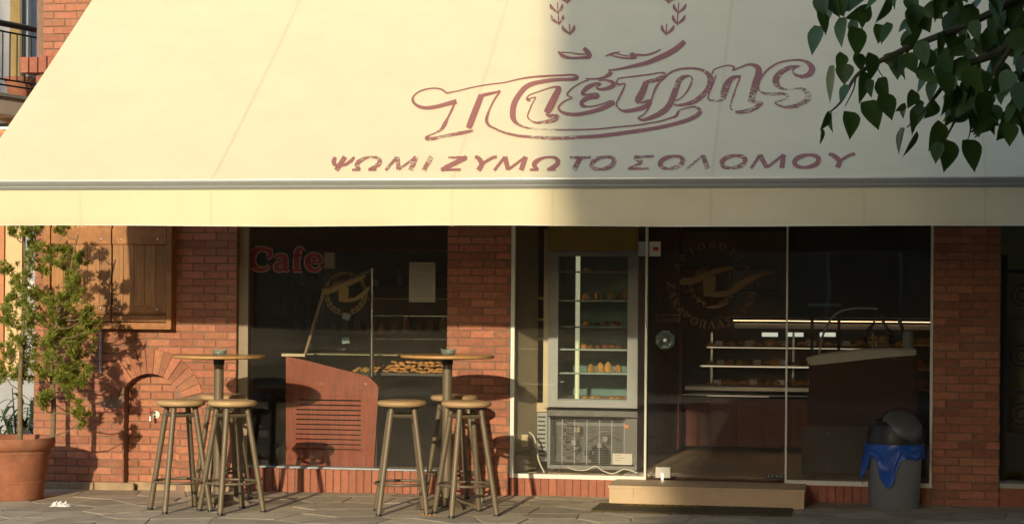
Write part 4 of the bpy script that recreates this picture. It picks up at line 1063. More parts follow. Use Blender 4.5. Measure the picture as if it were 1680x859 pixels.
def cable(label, pts, r_, m):
    b = MB(); b.tube(cr(pts, 6), r_, 6); tag(b.build('cable', m, smooth=60), label, 'cable', 'cables beside the fridge')
gp = lambda px, py, Y=.22: tuple(at(px, py, Y))
cable('white cable dropping from the wall socket left of the fridge', [gp(868, 708), gp(876, 716), gp(881, 735), gp(884, 755), gp(893, 774)], .008, WHITE)
cable('thin white cable looping on the floor under the fridge', [gp(930, 765), gp(945, 770), gp(962, 770), gp(977, 764), gp(990, 772), gp(1006, 776), gp(1025, 769), gp(1046, 775)], .007, WHITE)
sk = thing('wall_socket', 'pale wall socket with plugs left of the fridge', 'socket')
bx('plate', CREAM, sk, 850, 712, 866, 732, .20, .02); bx('plug', CREAM, sk, 856, 716, 864, 726, .17, .03)
# display niche left of the fridge: side panel and narrow shelves
np_ = thing('side_panel', 'tall beige panel lining the window left of the fridge', 'panel')
b = MB(); xa, xb = gx(846, .1), gx(882, .45); b.prism([(0, 0)] * 3, 0, .001) if False else None
b.add([(xa, .09, .125), (xb, .46, .125), (xb, .46, 2.7), (xa, .09, 2.7), (xa - .02, .10, .125), (xb - .02, .47, .125), (xb - .02, .47, 2.7), (xa - .02, .10, 2.7)], [(0, 1, 2, 3), (7, 6, 5, 4), (0, 4, 5, 1), (3, 2, 6, 7), (1, 5, 6, 2), (0, 3, 7, 4)]); b.build('board', BEIGE, np_)
ns = thing('narrow_shelf_unit', 'narrow shelf unit with yellow shelf edges between beige panel and fridge', 'shelves')
bx('post', CREAM, ns, 893, 376, 899, 668, .42, .03)
for py in (490, 525, 557): bx('shelf', OLIVE, ns, 882, py - 3, 893, py + 1, .48, .3)
bx('back', DARKB, ns, 878, 376, 900, 670, .8, .02)
bx('lower_grille', GREYM, ns, 880, 676, 897, 756, .46, .02); bx('lower_board', CREAM, ns, 880, 660, 897, 675, .45, .05)
for k in range(10): bx('grille_hole', DARK, ns, 882 + (k % 2), 682 + 7 * k, 895 - (k % 2), 685 + 7 * k, .455, .004)

# cafe counter seen through the left window: end panel, glass case, biscuits
cc = thing('cafe_counter', 'mahogany counter end with slotted vent behind the cafe window', 'counter')
KY = .30
poly = [(469, 584), (499, 590), (604, 617), (618, 630), (621, 636), (613, 767), (469, 761)]
pz = [(at(x_, y_, KY).x, at(x_, y_, KY).z) for x_, y_ in poly]
b = MB(); b.prism(pz, KY, KY + .03); b.build('end_panel', MAHOG, cc)
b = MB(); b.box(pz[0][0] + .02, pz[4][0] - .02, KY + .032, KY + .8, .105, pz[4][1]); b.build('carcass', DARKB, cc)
for i in range(11):
    py = 656 + i * 8; bx('vent_slot', BLACK, cc, 486 if i > 1 else 492, py - 2, 592, py + 2, KY - .0022, .002)
for px, py in ((545, 632), (593, 634), (592, 745), (480, 596), (596, 732)):
    b = MB(); c = at(px, py, KY - .003); b.tube([(c.x, KY - .005, c.z), (c.x, KY, c.z)], .008, 8); b.build('screw', CHROME, cc)
bx('metal_trim', CHROME, cc, 487, 734, 592, 736.5, KY - .006, .005)
bx('counter_top', CREAM, cc, 462, 579.5, 500, 584.5, KY - .01, .06); bx('counter_top', CREAM, cc, 500, 580, 652, 583, KY + .25, .5)
gc = thing('glass_display_case', 'glass display case with chrome posts on the cafe counter', 'display case')
b = MB(); b.tube([at(499, 586, KY + .03), at(531, 478, KY + .03)], .015, 8); b.tube([at(499, 586, KY + .9), at(531, 478, KY + .9)], .012, 8); b.build('slanted_post', TAUPE, gc, smooth=50)
b = MB(); b.tube([at(610, 618, KY + .03), at(611, 440, KY + .03)], .020, 10); b.build('chrome_post', CHROME, gc, smooth=50)
b = MB(); b.tube([at(531, 478, KY + .03), at(611, 442, KY + .03)], .012, 8); b.build('top_rail', TAUPE, gc, smooth=50)
a_, c_, d_, e_ = at(499, 586, KY + .03), at(531, 478, KY + .03), at(611, 442, KY + .03), at(610, 618, KY + .03)
b = MB(); b.prism([(a_.x, a_.z), (e_.x, e_.z), (d_.x, d_.z), (c_.x, c_.z)], KY + .025, KY + .031); b.build('end_pane', GLASSC, gc)
for py, Y in ((490, 1.0), (518, .9), (556, .8)):
    bx('glass_shelf', GLASSC, gc, 600, py - 1, 735, py + 1, Y, .35); bx('shelf_rail', GOLDP if py == 490 else CHROME, gc, 604, py - 1.2, 736, py + 1, Y - .006, .005)
tb_ = thing('biscuit_tray', 'long dark tray of golden biscuits inside the cafe window', 'tray')
BY = .52
bx('tray_front', DARK, tb_, 568, 610, 737, 617, BY, .02); bx('tray_floor', DARK, tb_, 568, 612, 737, 615, BY + .021, .45)
bx('dark_base', BLACK, tb_, 625, 618, 737, 766, BY + .03, .5)  # black block put in for the shaded depth under the tray
bxx0, bxx1, bz = gx(578, BY), gx(735, BY), gzz(650, 611, BY)
for lay, (n, dz, yy) in enumerate(((17, 0, .06), (17, .02, .12), (16, .043, .19), (15, .07, .27))):
    for i in range(n):
        x = lerp(bxx0, bxx1, (i + .5) / n) + random.uniform(-.012, .012)
        if lay > 1 and i < 2 + lay: continue
        o = roll('biscuit', BISC, (x, BY + yy + random.uniform(-.02, .02), bz + dz + random.uniform(-.004, .01)), .031, .022, .021, 'oval golden biscuit heaped in the tray inside the cafe window', 'biscuit', 'golden biscuits heaped in the tray')
        o.rotation_euler = (random.uniform(-.5, .3), random.uniform(-.3, .3), random.uniform(-.5, .5))
for n_, (px, py, Y) in enumerate(((568, 519, KY), (567, 558, KY + .2))):
    c = at(px, py, Y); b = MB(); b.box(-.032, .032, -.002, .002, -.026, .026); o = b.build('price_card', TAGB); o.location = c; o.rotation_euler = (.1, R(18 - 24 * n_), .2)
    tag(o, ('small pale blue price card just below the gold emblem', 'small pale blue price card above the counter top')[n_], 'price card')
wb = thing('wall_switch_box', 'small pale box on the dark cafe wall right of the red lettering', 'box'); bx('box', CREAM, wb, 532, 414, 548, 440, .9, .05)
bs = thing('glass_shelf', 'back shelf carrying drinking glasses at the left of the cafe window', 'shelf'); bx('board', DARKB, bs, 440, 514, 540, 517, 2.2, .3)
for px in (456, 463, 480, 503, 527):
    p = at(px, 514, 2.25); b = MB(); b.lathe([(.026, 0), (.034, .17), (.031, .17), (.024, .006), (0, .006)], (p.x, 2.3, p.z + .004), 14)
    tag(b.build('drinking_glass', GLASSC, smooth=40), 'tall clear drinking glass on the dark back shelf', 'glass', 'drinking glasses on the back shelf')
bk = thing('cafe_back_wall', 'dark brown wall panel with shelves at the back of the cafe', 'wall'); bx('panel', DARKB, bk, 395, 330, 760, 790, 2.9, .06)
for py in (408, 470, 545): bx('shelf', MAHOGD, bk, 470, py, 738, py + 4, 2.6, .28)
for i in range(26):
    px = 475 + i * 10; py = (470, 545)[i % 2]; p = at(px, py - 1, 2.7); h = random.uniform(.06, .17)
    b = MB(); b.lathe([(.03, 0), (.032, h * .7), (.014, h * .85), (.014, h), (0, h)], (p.x, 2.72, p.z), 10)
    tag(b.build('bottle', [MAHOGD, GOLDP, GREYM, BREAD][i % 4], smooth=50), ('dark', 'golden', 'grey', 'amber')[i % 4] + ' bottle or jar on the back shelves of the cafe', 'bottle', ('dark', 'golden', 'grey', 'amber')[i % 4] + ' jars on the back shelves')

# bread counter at the back, seen through the door
bcn = thing('bread_counter', 'long bakery display counter with steel shelf edges at the back of the shop', 'counter')
QY = 3.0
bx('front_panel', MAHOGD, bcn, 1118, 652, 1420, 737, QY + .1, .05)
for k in range(5): bx('panel_board', MAHOGD, bcn, 1122 + k * 44, 656, 1163 + k * 44, 732, QY + .085, .014, .004)
bx('lower_tray', ALUL, bcn, 1124, 633, 1430, 644, QY, .6); bx('lower_trim', CHROME, bcn, 1118, 647, 1430, 651, QY - .01, .6)
bx('shelf', ALUL, bcn, 1147, 600.5, 1440, 603.5, QY + .1, .45); bx('shelf', ALUL, bcn, 1158, 569.5, 1440, 572.5, QY + .15, .4)
bx('glow_strip', EDGEGLOW, bcn, 1160, 570, 1440, 572, QY + .14, .008); bx('glow_strip', EDGEGLOW, bcn, 1150, 601, 1440, 602.8, QY + .09, .008); bx('glow_strip', EDGEGLOW, bcn, 1160, 649, 1262, 650, QY - .02, .008)  # glowing strips added to brighten the shelf edges
bx('lamp_hood', GREYM, bcn, 1205, 530, 1526, 541, QY + .02, .3); bx('hood_top', GREYM, bcn, 1170, 519, 1526, 523, QY, .4)
bx('glow_strip', STRIP, bcn, 1203, 525, 1526, 528.5, QY + .01, .03)
bx('back_board', DARKB, bcn, 1110, 520, 1540, 655, QY + .7, .03)
for px in (1166, 1300, 1430): bx('support', CHROME, bcn, px, 545, px + 3, 634, QY + .3, .02)
for px in (1250, 1292, 1345): bx('lamp_reflector', GLOW, bcn, px, 545, px + 26, 552, QY + .4, .04)
for py, Y, n in ((632, QY + .15, 26), (599, QY + .25, 24), (568, QY + .3, 22)):
    for i in range(n):
        px = 1165 + i * (360 / n); p = at(px, py, Y)
        roll('bread_roll', random.choice((BREAD, BREAD, BISC, CRUST)), (p.x + random.uniform(-.02, .02), Y + random.uniform(-.03, .08), p.z + .004), random.uniform(.03, .095), random.uniform(.035, .06), random.uniform(.025, .075), {632: 'brown loaf or pastry on the lowest tray of the bread counter', 599: 'brown bread roll on the middle shelf of the bread counter', 568: 'brown bread roll on the top shelf of the bread counter'}[py], 'bread', {632: 'bread on the lowest tray', 599: 'bread on the middle shelf', 568: 'bread on the top shelf'}[py])
cl_ = thing('wooden_column', 'dark wooden boxed column left of the bread counter', 'column'); bx('shaft', MAHOGD, cl_, 1080, 330, 1113, 737, 2.6, .3)
wp = thing('wall_shelf_unit', 'dark brown shelf unit with gilt edged shelves on the bakery back wall', 'shelves')
bx('back_board', mat('brown_panel', (.26, .13, .055), .5), wp, 1080, 380, 1290, 520, 4.2, .03)
for py in (436, 478, 486, 512, 518): bx('shelf', GOLDP if py > 470 else MAHOGD, wp, 1090, py, 1272, py + 1.6, 4.0, .18)
for k in range(5): bx('panel_door', mat('brown_door', (.30, .14, .06), .45), wp, 1092 + k * 37, 441, 1126 + k * 37, 474, 4.1, .06, .006)
sg = thing('shelf_sign', 'small gold plate with a red stripe on the shelf left of the bread counter', 'sign'); bx('plate', GOLDP, sg, 1075, 515, 1116, 528, 2.5, .015); bx('stripe', REDL, sg, 1078, 523, 1113, 525, 2.497, .002)
b = MB()
for k in range(7): a = at(1079 + k * 5, 521.5, 2.497); b.box(a.x, a.x + .022, 2.495, 2.4995, a.z, a.z + .022)
b.build('lettering', MAHOGD, sg)
for py, Y in ((598, QY + .07), (567, QY + .12), (631, QY + .12)):
    for k in range(6):
        px = 1185 + k * 52 + random.uniform(-12, 12); p = at(px, py - 4, Y); b = MB(); b.box(-.035, .035, -.002, .002, -.025, .025); o = b.build('price_card', PAPER); o.location = p; o.rotation_euler = (-.25, 0, random.uniform(-.2, .2))
        tag(o, 'small white price card on the ' + {598: 'middle', 567: 'top', 631: 'lowest'}[py] + ' shelf of the bread counter', 'price card', 'price cards on the bread counter')
# right counter with glass dome
rc = thing('service_counter', 'dark brown counter with curved white top right of the door', 'counter')
RY = .75
bx('front', mat('maroon_laminate', (.055, .024, .016), .6, var=.15, spec=.2), rc, 1327, 588, 1504, 700, RY, .04); bx('dark_base', mat('dark_brown_plinth', (.05, .038, .03), .5), rc, 1316, 702, 1520, 781, RY + .02, .05)
b = MB(); pt = []
for px, py in ((1322, 588), (1345, 582), (1400, 575), (1460, 572), (1503, 573)): p = at(px, py, RY - .03); pt.append((p.x, p.z))
for px, py in ((1503, 582), (1440, 587), (1380, 594), (1330, 599)): p = at(px, py, RY - .03); pt.append((p.x, p.z))
b.prism(pt, RY - .03, RY + .55); b.build('worktop', mat('grey_white_worktop', (.66, .66, .62), .4, var=.05), rc)
b = MB(); b.box(at(1330, 600, RY).x, at(1500, 600, RY).x, RY + .05, RY + .5, .105, at(1400, 590, RY).z); b.build('carcass', DARKB, rc)
for py in (709, 763): 
    c = at(1360, py, RY + .01); b = MB(); b.tube([(c.x, RY - .002, c.z), (c.x, RY + .02, c.z)], .009, 8); b.build('screw', CHROME, rc)
dm = thing('curved_glass_guard', 'curved glass food guard standing on the white counter top', 'glass guard')
arcp_ = [at(px, py, RY + .1) for px, py in ((1343, 584), (1350, 550), (1362, 525), (1380, 510), (1410, 505), (1440, 506))]
q = cr([tuple(p) for p in arcp_], 4); b = MB(); b.tube(q, .009, 6); b.build('rim', GREYM, dm)
b = MB()
for i, p in enumerate(q): b.v += [(p[0], RY + .1, p[2]), (p[0], RY + .5, p[2])]
for i in range(len(q) - 1): b.f.append((2 * i, 2 * i + 1, 2 * i + 3, 2 * i + 2)); b.mi.append(0)
b.build('curved_pane', GLASSC, dm, smooth=60)
bg = thing('pastry_bag', 'clear bag of golden pastries on the white counter top', 'bag'); c = at(1442, 570, RY + .25)
b = MB(); b.lathe([(0, 0), (.11, .005), (.13, .06), (.11, .13), (.05, .2), (.03, .25), (.05, .28)], (c.x, RY + .28, c.z + .01), 14, wob=lambda a, z: .012 * math.sin(a * 5 + z * 30)); b.build('film', GLASSC, bg, smooth=60)
for i in range(9):
    roll('pastry', BISC, (c.x + random.uniform(-.07, .07), RY + .28 + random.uniform(-.05, .05), c.z + .012 + .03 * (i % 3)), .04, .032, .035, 'golden pastry inside the clear bag on the white counter', 'pastry', 'pastries in the clear bag')
cn = at(1490, 571, RY + .3); b = MB(); b.lathe([(.045, 0), (.047, .13), (.045, .14), (0, .14)], (cn.x, RY + .3, cn.z + .004), 18); tag(b.build('canister', GREYM, smooth=40), 'grey metal canister at the right end of the white counter', 'canister')
b = MB(); b.tube([(cn.x - .03, RY + .3, cn.z + .10), (cn.x - .075, RY + .28, cn.z + .24)], [.012, .018], 8); tag(b.build('tongs', DARK), 'dark tongs handle leaning from the canister on the counter', 'tongs')
b = MB(); p0, p1 = at(1326, 500, 1.6), at(1380, 496, 1.6); b.box(p0.x, p1.x, 1.6, 1.9, p0.z - .01, p0.z + .012); tag(b.build('blue_tray', mat('dull_blue', (.08, .16, .24), .4)), 'dull blue tray lying on a rack above the counter', 'tray')
rk = thing('tray_rack', 'dark rack carrying the blue tray behind the white counter', 'rack'); bx('post', DARK, rk, 1330, 501, 1334, 640, 1.7, .03); bx('post', DARK, rk, 1374, 501, 1378, 640, 1.7, .03)
br = thing('bread_shelves', 'lit bread shelves at the far right of the shop interior', 'shelves')
for py in (566, 606, 640): bx('shelf', GOLDP, br, 1480, py, 1531, py + 2, QY - .4, .3)
bx('side', DARKB, br, 1531, 500, 1540, 780, QY - .45, .4)
for py in (565, 605, 639):
    for k in range(4):
        p = at(1490 + k * 11, py, QY - .3); roll('bread_roll', BREAD, (p.x, QY - .28, p.z + .004), .045, .05, .06, 'brown loaf on the bread shelves at the far right inside', 'bread', 'loaves on the right bread shelves')

# ------------------------------------------------------------------ neighbour on the left
nb = thing('neighbour_house', 'peach coloured neighbouring house behind the conifer at the left edge', 'building')
NYF = 1.6
b = MB(); b.box(-14, -7.2, NYF + .1, 8, -.3, 3.15); b.build('wall', PEACH, nb)
b = MB(); a = at(0, 400, NYF); 
b.box(gx(-60, NYF), gx(8, NYF), NYF - .04, NYF + .09, -.2, 3.1); b.build('pilaster', mat('orange_render', (.56, .25, .12), .9, var=.06), nb)
b = MB(); b.box(gx(9, NYF), gx(36, NYF), NYF - .02, NYF + .09, -.2, 3.1); b.build('column', mat('pale_peach_render', (.76, .52, .28), .9, var=.05), nb)
b = MB(); b.box(gx(40, NYF), gx(80, NYF), NYF + .0, NYF + .09, -.2, 3.1); b.build('grey_panel', GREYW, nb)
lw_ = thing('garden_wall', 'low grey rendered wall behind the dark shrub at the left edge', 'wall')
b = MB(); b.box(-12, XL - .02, .95, 1.1, -.3, gzz(20, 622, .95)); b.build('wall_face', GREYW, lw_); 
b = MB(); b.box(-12, XL - .02, .92, 1.13, gzz(20, 622, .95) + .002, gzz(20, 617, .95)); b.build('coping', PALEW, lw_)
ov = at(50, 478, .9); b = MB(); b.lathe([(.10, 0), (.105, .02), (.08, .05), (0, .06)], n=24); b.v = [(ov.x + v[0], .9 - v[2], ov.z + v[1] * .95) for v in b.v]
lampm = b.build('wall_lamp', WHITE, smooth=50); tag(lampm, 'round white wall lamp beside the corner of the brick wall', 'lamp')
b = MB(); b.box(ov.x - .06, ov.x + .06, .9, NYF, ov.z - .05, ov.z + .05); o = b.build('bracket', GREYW, lampm)
bal = thing('balcony', 'balcony with black iron railing and grey slab at the top left corner', 'balcony')
Pa, Pb = at(-70, 158, .55), at(62, 158, 1.55)
dv = (Pb - Pa); dv.z = 0; dl = dv.length; dv.normalize()
def bp(t, z, off=0): return Vector((Pa.x, Pa.y, 0)) + dv * t + Vector((dv.y, -dv.x, 0)) * off + Vector((0, 0, z))
sz1, sz0 = gzz(25, 155, 1.2), gzz(25, 188, 1.2); zr = gzz(25, 41, 1.2); zr2 = gzz(25, 54, 1.2); zb = gzz(25, 132, 1.2); zb2 = gzz(25, 141, 1.2)
b = MB(); q = [bp(0, 0), bp(dl, 0), Vector((Pb.x, 3.4, 0)), Vector((Pa.x - .4, 3.4, 0))]
b.add([(p.x, p.y, sz0) for p in q] + [(p.x, p.y, sz1 - .03) for p in q], [(0, 1, 2, 3), (7, 6, 5, 4)] + [(i, (i + 1) % 4, 4 + (i + 1) % 4, 4 + i) for i in range(4)]); b.build('slab', mat('pink_grey_render', (.62, .52, .45), .9), bal)
b = MB(); q = [bp(-.02, 0, .03), bp(dl + .02, 0, .03), Vector((Pb.x, 3.4, 0)), Vector((Pa.x - .4, 3.4, 0))]
b.add([(p.x, p.y, sz1 - .029) for p in q] + [(p.x, p.y, sz1) for p in q], [(0, 1, 2, 3), (7, 6, 5, 4)] + [(i, (i + 1) % 4, 4 + (i + 1) % 4, 4 + i) for i in range(4)]); b.build('slab_edge', KERB, bal)
b = MB(); b.tube([bp(0, zr), bp(dl, zr)], .03, 10); b.build('handrail', DARK, bal, smooth=50)
for z_ in (zr2, zb, zb2): b = MB(); b.tube([bp(0, z_), bp(dl, z_)], .009, 6); b.build('rail', IRON, bal)
nb_ = int(dl / .095)
for i in range(nb_ + 1): b = MB(); t = dl * i / nb_; b.tube([bp(t, zb), bp(t, zr2)], .0075, 6); b.build('baluster', IRON, bal)
b = MB(); b.box(-14, -6.92, 2.6, 3.0, 3.3, 6.2); o = b.build('upper_wall', GREYW, nb)
cu = thing('balcony_curtain', 'cream curtain hanging behind the balcony railing', 'curtain')
b = MB(); n = 40; c0x, c1x = gx(16, 2.3, 40), gx(35, 2.3, 40)
for i in range(n + 1):
    x = lerp(c0x, c1x, i / n); y = 2.3 + .03 * math.sin(i * .9); b.v += [(x, y, sz1 + .01), (x, y, 5.5), (x, y + .004, 5.5), (x, y + .004, sz1 + .01)]
for i in range(n):
    for k in range(4): b.f.append((4 * i + k, 4 * i + 4 + k, 4 * i + 4 + (k + 1) % 4, 4 * i + (k + 1) % 4)); b.mi.append(0)
b.build('cloth', CREAMW, cu, smooth=60)
b = MB(); b.box(gx(36, 2.4, 40), gx(46, 2.4, 40), 2.4, 2.45, sz1 + .01, 5.5); tag(b.build('balcony_door', mat('blue_grey_paint', (.22, .26, .32), .5)), 'blue grey balcony door edge beside the cream curtain', 'door')
bpt = at(18, 132, 1.7); b = MB(); b.lathe([(.10, 0), (.14, .2), (.15, .2), (.15, .24), (.13, .24), (.12, .2), (0, .19)], (bpt.x, 1.9, sz1 + .003), 20)
tag(b.build('balcony_pot', TERRA, smooth=40), 'terracotta pot standing on the balcony floor behind the railing', 'pot')

# ------------------------------------------------------------------ tree at the right
tree = thing('broadleaf_tree', 'dark leafy tree overhanging the awning at the top right', 'tree')
TX, TYy = 2.35, -5.9
b = MB(); b.tube(cr([(TX, TYy, -.2), (TX + .03, TYy, .9), (TX - .05, TYy, 2.0), (TX + .05, TYy, 3.0), (TX, TYy, 4.2)], 4), [.17, .15, .14, .135, .13, .13, .125, .12, .12, .115, .11, .10, .10, .09, .08, .07, .06], 12); b.build('trunk', BARK, tree, smooth=60)
def L(zx, zy): return (1320 + zx / 2.864, zy / 2.864)
LY = -5.5
def leaf_mesh(w, l, fold, curl, v):
    b = MB(); prof = [(0, .0), (.06, .30), (.16, .44), (.30, .5), (.46, .45), (.62, .34), (.78, .2), (.9, .08), (1, 0)]
    vs = []
    for t, hw in prof:
        z = curl * l * math.sin(t * 2.2 + v)
        vs += [(-hw * w, -t * l - (.06 * l if t < .1 and hw > .2 else 0) * -1, z + fold * hw * w), (0, -t * l, z), (hw * w, -t * l, z + fold * hw * w)]
    fs = []
    for k in range(len(prof) - 1):
        for s in range(2): fs.append((3 * k + s, 3 * k + s + 1, 3 * k + s + 4, 3 * k + s + 3))
    b.add(vs, fs); return b.mesh('leaf', LEAF, 50)
lcache = {}
def put_leaf(base, tip, wpx, Y, yaw=None):
    p0, p1 = at(*base, Y), at(*tip, Y); d = p1 - p0; l = d.length; s = 3050 / (Y + 15)
    ratio = max(.18, min(1.0, wpx / s / l))
    turn = math.acos(min(1, ratio / .85)) * random.choice((-1, 1)) if yaw is None else yaw
    k = random.randrange(5)
    if k not in lcache: lcache[k] = leaf_mesh(.85, 1, random.uniform(.1, .4), random.uniform(-.06, .08), k)
    o = link('leaf', lcache[k], tree)
    # local -y runs base to tip, local z faces the street, then turned about its own midrib
    yv = -d.normalized(); zv = Vector((0, -1, 0)); zv = (zv - yv * zv.dot(yv)).normalized(); xv = yv.cross(zv)
    M = Matrix((xv, yv, zv)).transposed() @ Matrix.Rotation(turn, 3, 'Y')
    o.matrix_local = Matrix.Translation(p0) @ M.to_4x4() @ Matrix.Diagonal((l, l, l, 1))
    return p0
LV = [((195, 524), (212, 658), 82), ((285, 475), (347, 614), 104), ((372, 440), (412, 567), 92), ((383, 360), (398, 500), 62), ((190, 298), (186, 402), 112), ((128, 305), (118, 490), 42), ((112, 525), (70, 615), 34), ((78, 600), (70, 682), 16), ((135, 520), (134, 626), 32), ((275, 330), (255, 492), 58), ((322, 375), (314, 462), 44), ((455, 255), (436, 378), 92), ((550, 255), (545, 292), 60), ((655, 290), (662, 405), 92), ((575, 340), (528, 440), 36), ((615, 375), (585, 482), 52), ((515, 425), (482, 512), 60), ((475, 490), (424, 524), 30), ((470, 600), (444, 730), 20), ((535, 620), (460, 742), 24), ((645, 575), (582, 712), 86), ((668, 655), (652, 812), 96), ((640, 670), (616, 772), 62), ((762, 655), (800, 812), 98), ((880, 490), (885, 608), 96), ((955, 520), (960, 632), 62), ((1022, 530), (1028, 645), 44), ((560, 500), (520, 600), 70), ((620, 480), (560, 560), 60), ((720, 420), (700, 560), 110), ((800, 470), (820, 648), 120), ((760, 330), (830, 470), 120), ((690, 480), (655, 600), 60), ((250, 250), (270, 340), 60), ((320, 250), (310, 380), 70), ((180, 250), (150, 330), 60), ((205, 400), (165, 480), 44), ((500, 520), (505, 640), 40), ((470, 500), (465, 560), 26), ((545, 470), (530, 520), 50), ((390, 250), (420, 320), 60), ((600, 250), (650, 330), 60)]
tips = []
for ba, ti, w in LV: tips.append(put_leaf(L(*ba), L(*ti), w / 2.864, LY + random.uniform(-.12, .12)))
nleaf = 0
while nleaf < 215:
    zx, zy = random.uniform(60, 1080), random.uniform(-230, 600)
    # crown outline: fuller towards the top right corner
    lim = 130 + 0.0 * zx if zx < 380 else lerp(150, 560, min(1, (zx - 380) / 420))
    if zx < 380 and zy > 250 - (380 - zx) * .2: continue
    if zy > lim + 20 or (zx < 640 and random.random() < .55): continue
    l = random.uniform(85, 150); a = random.gauss(0, .5)
    put_leaf(L(zx, zy), L(zx + l * math.sin(a), zy + l * math.cos(a)), l * random.uniform(.25, .8) / 2.864, LY + random.uniform(-.5, .45) if zx > 500 else LY + random.uniform(-.2, .2)); nleaf += 1
b = MB()
def branch(pts, r0_, r1_):
    q = cr([tuple(at(*L(x, y), Y)) for x, y, Y in pts], 4); b.tube(q, [lerp(r0_, r1_, i / (len(q) - 1)) for i in range(len(q))], 6)
branch([(1150, 60, -5.8), (1000, 180, -5.7), (880, 260, -5.6), (720, 320, -5.55), (640, 420, -5.5), (560, 520, -5.5), (480, 600, -5.5)], .03, .003)
branch([(1000, 180, -5.7), (860, 380, -5.6), (760, 470, -5.55), (690, 600, -5.5), (660, 660, -5.5)], .016, .003)
branch([(1100, -60, -5.7), (800, 100, -5.6), (500, 220, -5.5), (330, 300, -5.5), (240, 360, -5.5), (170, 480, -5.5), (100, 540, -5.5)], .022, .003)
branch([(500, 220, -5.5), (390, 280, -5.5), (340, 310, -5.5), (375, 370, -5.5)], .006, .002)
branch([(240, 360, -5.5), (230, 420, -5.5), (190, 500, -5.5)], .005, .002)
branch([(760, 470, -5.55), (780, 600, -5.5), (765, 660, -5.5)], .006, .002)
b.tube([at(*L(1150, 60), -5.8), (TX, TYy, 2.6)], [.03, .05], 8); b.tube([at(*L(1100, -60), -5.7), (TX, TYy, 3.2)], [.024, .05], 8)
b.build('branch', TWIG, tree, smooth=60)
fb = MB()                                               # the crown beyond the frame and deep behind the front leaves
def crown_leaf(p, big=1.0):
    d = Vector((random.gauss(0, .6), random.gauss(0, .6), random.uniform(-1, -.1))).normalized(); s = d.cross(Vector((random.gauss(0, 1), random.gauss(0, 1), .2))).normalized(); l = random.uniform(.10, .16) * big; w = l * .38
    n_ = d.cross(s) * l * .12
    fb.add([p, p + d * l * .3 + s * w + n_, p + d * l, p + d * l * .3 - s * w + n_, p + d * l * .45], [(0, 1, 4), (1, 2, 4), (2, 3, 4), (3, 0, 4)])
for _ in range(5200):
    u = Vector((random.gauss(0, 1), random.gauss(0, 1), random.gauss(0, 1))).normalized() * random.random() ** .4
    p = Vector((TX + .15 + u.x * 1.75, TYy - .1 + u.y * 1.7, 4.35 + u.z * 1.75))
    if p.z < 2.45: continue
    v = p - CAM; k = v.dot(fw); px = CXP + FPX * v.dot(rt) / k; py = CYP - FPX * v.dot(upv) / k
    if k > 0 and px < 1690 and (py > 20 and px < 1560 or py > 205 or (px < 1640 and py > 110)): continue
    crown_leaf(p)
for _ in range(20000):
    u = Vector((random.gauss(0, 1), random.gauss(0, 1), random.gauss(0, 1))).normalized() * random.random() ** .4
    p = Vector((TX + 1.6 + u.x * 3.4, TYy + .5 + u.y * 4.0, 5.8 + u.z * 2.4))
    if p.z < max(3.7, awn_z(p.x, max(AYF, p.y)) + .35 if p.y > AYF - .5 else 0): continue
    crown_leaf(p, 1.8)
for _ in range(4500):                                   # low boughs added unseen right of the frame to shade the brick pier
    u = Vector((random.gauss(0, 1), random.gauss(0, 1), random.gauss(0, 1))).normalized() * random.random() ** .4
    p = Vector((3.7 + u.x * 2.1, -5.2 + u.y * 3.2, 3.0 + u.z * 2.1))
    if p.z > 1.0 and p.x > 1.75 and (p.y < AYF - .3 or p.z < 1.9): crown_leaf(p, 1.6)
tag(fb.build('crown', LEAF, tree), kind='stuff')

t2 = thing('broadleaf_tree', 'second leafy tree added unseen right of the frame to block sky light', 'tree')  # unseen tree added to darken the paving and pier at the right
b = MB(); b.tube(cr([(4.2, -9.2, -.3), (4.25, -9.2, 1.5), (4.15, -9.25, 3), (4.2, -9.2, 5)], 4), [.24, .23, .22, .21, .20, .20, .19, .19, .18, .16, .14, .12, .10], 12); b.build('trunk', BARK, t2, smooth=60)
fb = MB()
for _ in range(22000):
    u = Vector((random.gauss(0, 1), random.gauss(0, 1), random.gauss(0, 1))).normalized() * random.random() ** .4
    p = Vector((3.9 + u.x * 4.4, -9.6 + u.y * 4.4, 5.9 + u.z * 2.6))
    if p.z > 3.75: crown_leaf(p, 1.8)
tag(fb.build('crown', LEAF, t2), kind='stuff')

for i_, (x_, y_) in enumerate(((10.5, -9.6), (16.8, -9.0))):  # copies added as canopy, cutting sky light on the street
    o = copy_tree(t2); o.location = (x_ - 4.2, y_ + 9.2, 0); o.rotation_euler = (0, 0, 0); o['label'] = ('third leafy tree added unseen along the road to block sky light', 'last leafy tree added unseen far along the road to block sky light')[i_]
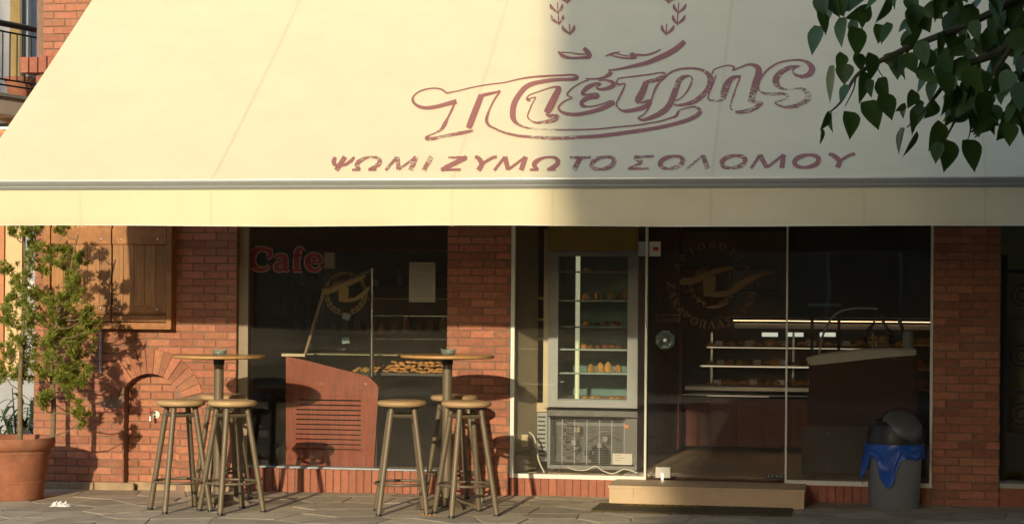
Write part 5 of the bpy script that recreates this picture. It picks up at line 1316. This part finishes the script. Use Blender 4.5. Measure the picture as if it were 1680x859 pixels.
# ------------------------------------------------------------------ across the street (behind the camera): casts the shade and shows in the panes
op = thing('apartment_block', 'long pale apartment block across the street', 'building')
OX, OY0, OY1, OZ = -3.9, -21.0, -42.0, 10.2
# its unseen flank is shaped to give the slanting shade edge on the awning
ta = math.tan(SUN_AZ); te = math.tan(SUN_EL) / math.cos(SUN_AZ)
PROF = [(-4.5, -1.12), (0, -1.22), (1.40, -1.27), (1.66, -1.56), (3.03, -1.97), (6.5, -2.85), (9.6, -3.3)]   # shade edge where it meets the shop front
fl_ = [(x_ + ta * OY0, z_ - te * OY0) for z_, x_ in PROF]
b = MB(); b.prism(fl_ + [(70, fl_[-1][1]), (70, fl_[0][1])], OY0, OY1); b.build('wall', mat('ochre_render', (.36, .29, .19), .9, var=.1, scale=1), op)
for fl in range(3):
    for k in range(14):
        x = -.4 + k * 2.6; zc_ = 1.0 + fl * 2.9; b = MB(); b.box(x, x + 1.3, OY0, OY0 + .05, zc_, zc_ + 1.5); w_ = b.build('window', TAUPE, op)
        b = MB(); b.box(x - .07, x - .001, OY0 + .0, OY0 + .07, zc_ - .05, zc_ + 1.55); b.box(x + 1.301, x + 1.37, OY0, OY0 + .07, zc_ - .05, zc_ + 1.55); b.build('frame', WHITE, w_)
ob = thing('sky_block_house', 'tall house added unseen across the street at the left to block sky light', 'building')  # added out of view to keep sky light off the shaded front
b = MB(); b.box(-60, -10.2, -33, -21.5, -.3, 12.5); b.build('wall', mat('clay_render', (.33, .25, .16), .9, var=.1, scale=1), ob)
for fl in range(3):
    for k in range(8):
        x = -13.2 - k * 2.9; zc_ = .9 + fl * 3; b = MB(); b.box(x, x + 1.2, -21.5, -21.44, zc_, zc_ + 1.6); b.build('window', MAHOGD, ob)
lo = thing('reflected_house', 'low terrace added unseen across the street to darken the pane reflections', 'building')  # added out of view so the panes mirror it instead of bright sky
b = MB(); b.box(-40, 4, -43, -50, -.3, 4.4); b.build('wall', mat('sand_render', (.30, .24, .16), .9, var=.1, scale=1), lo)
for k in range(9): b = MB(); b.box(-38 + k * 3.4, -36.4 + k * 3.4, -43, -42.95, 1, 2.6); b.build('window', DARK, lo)
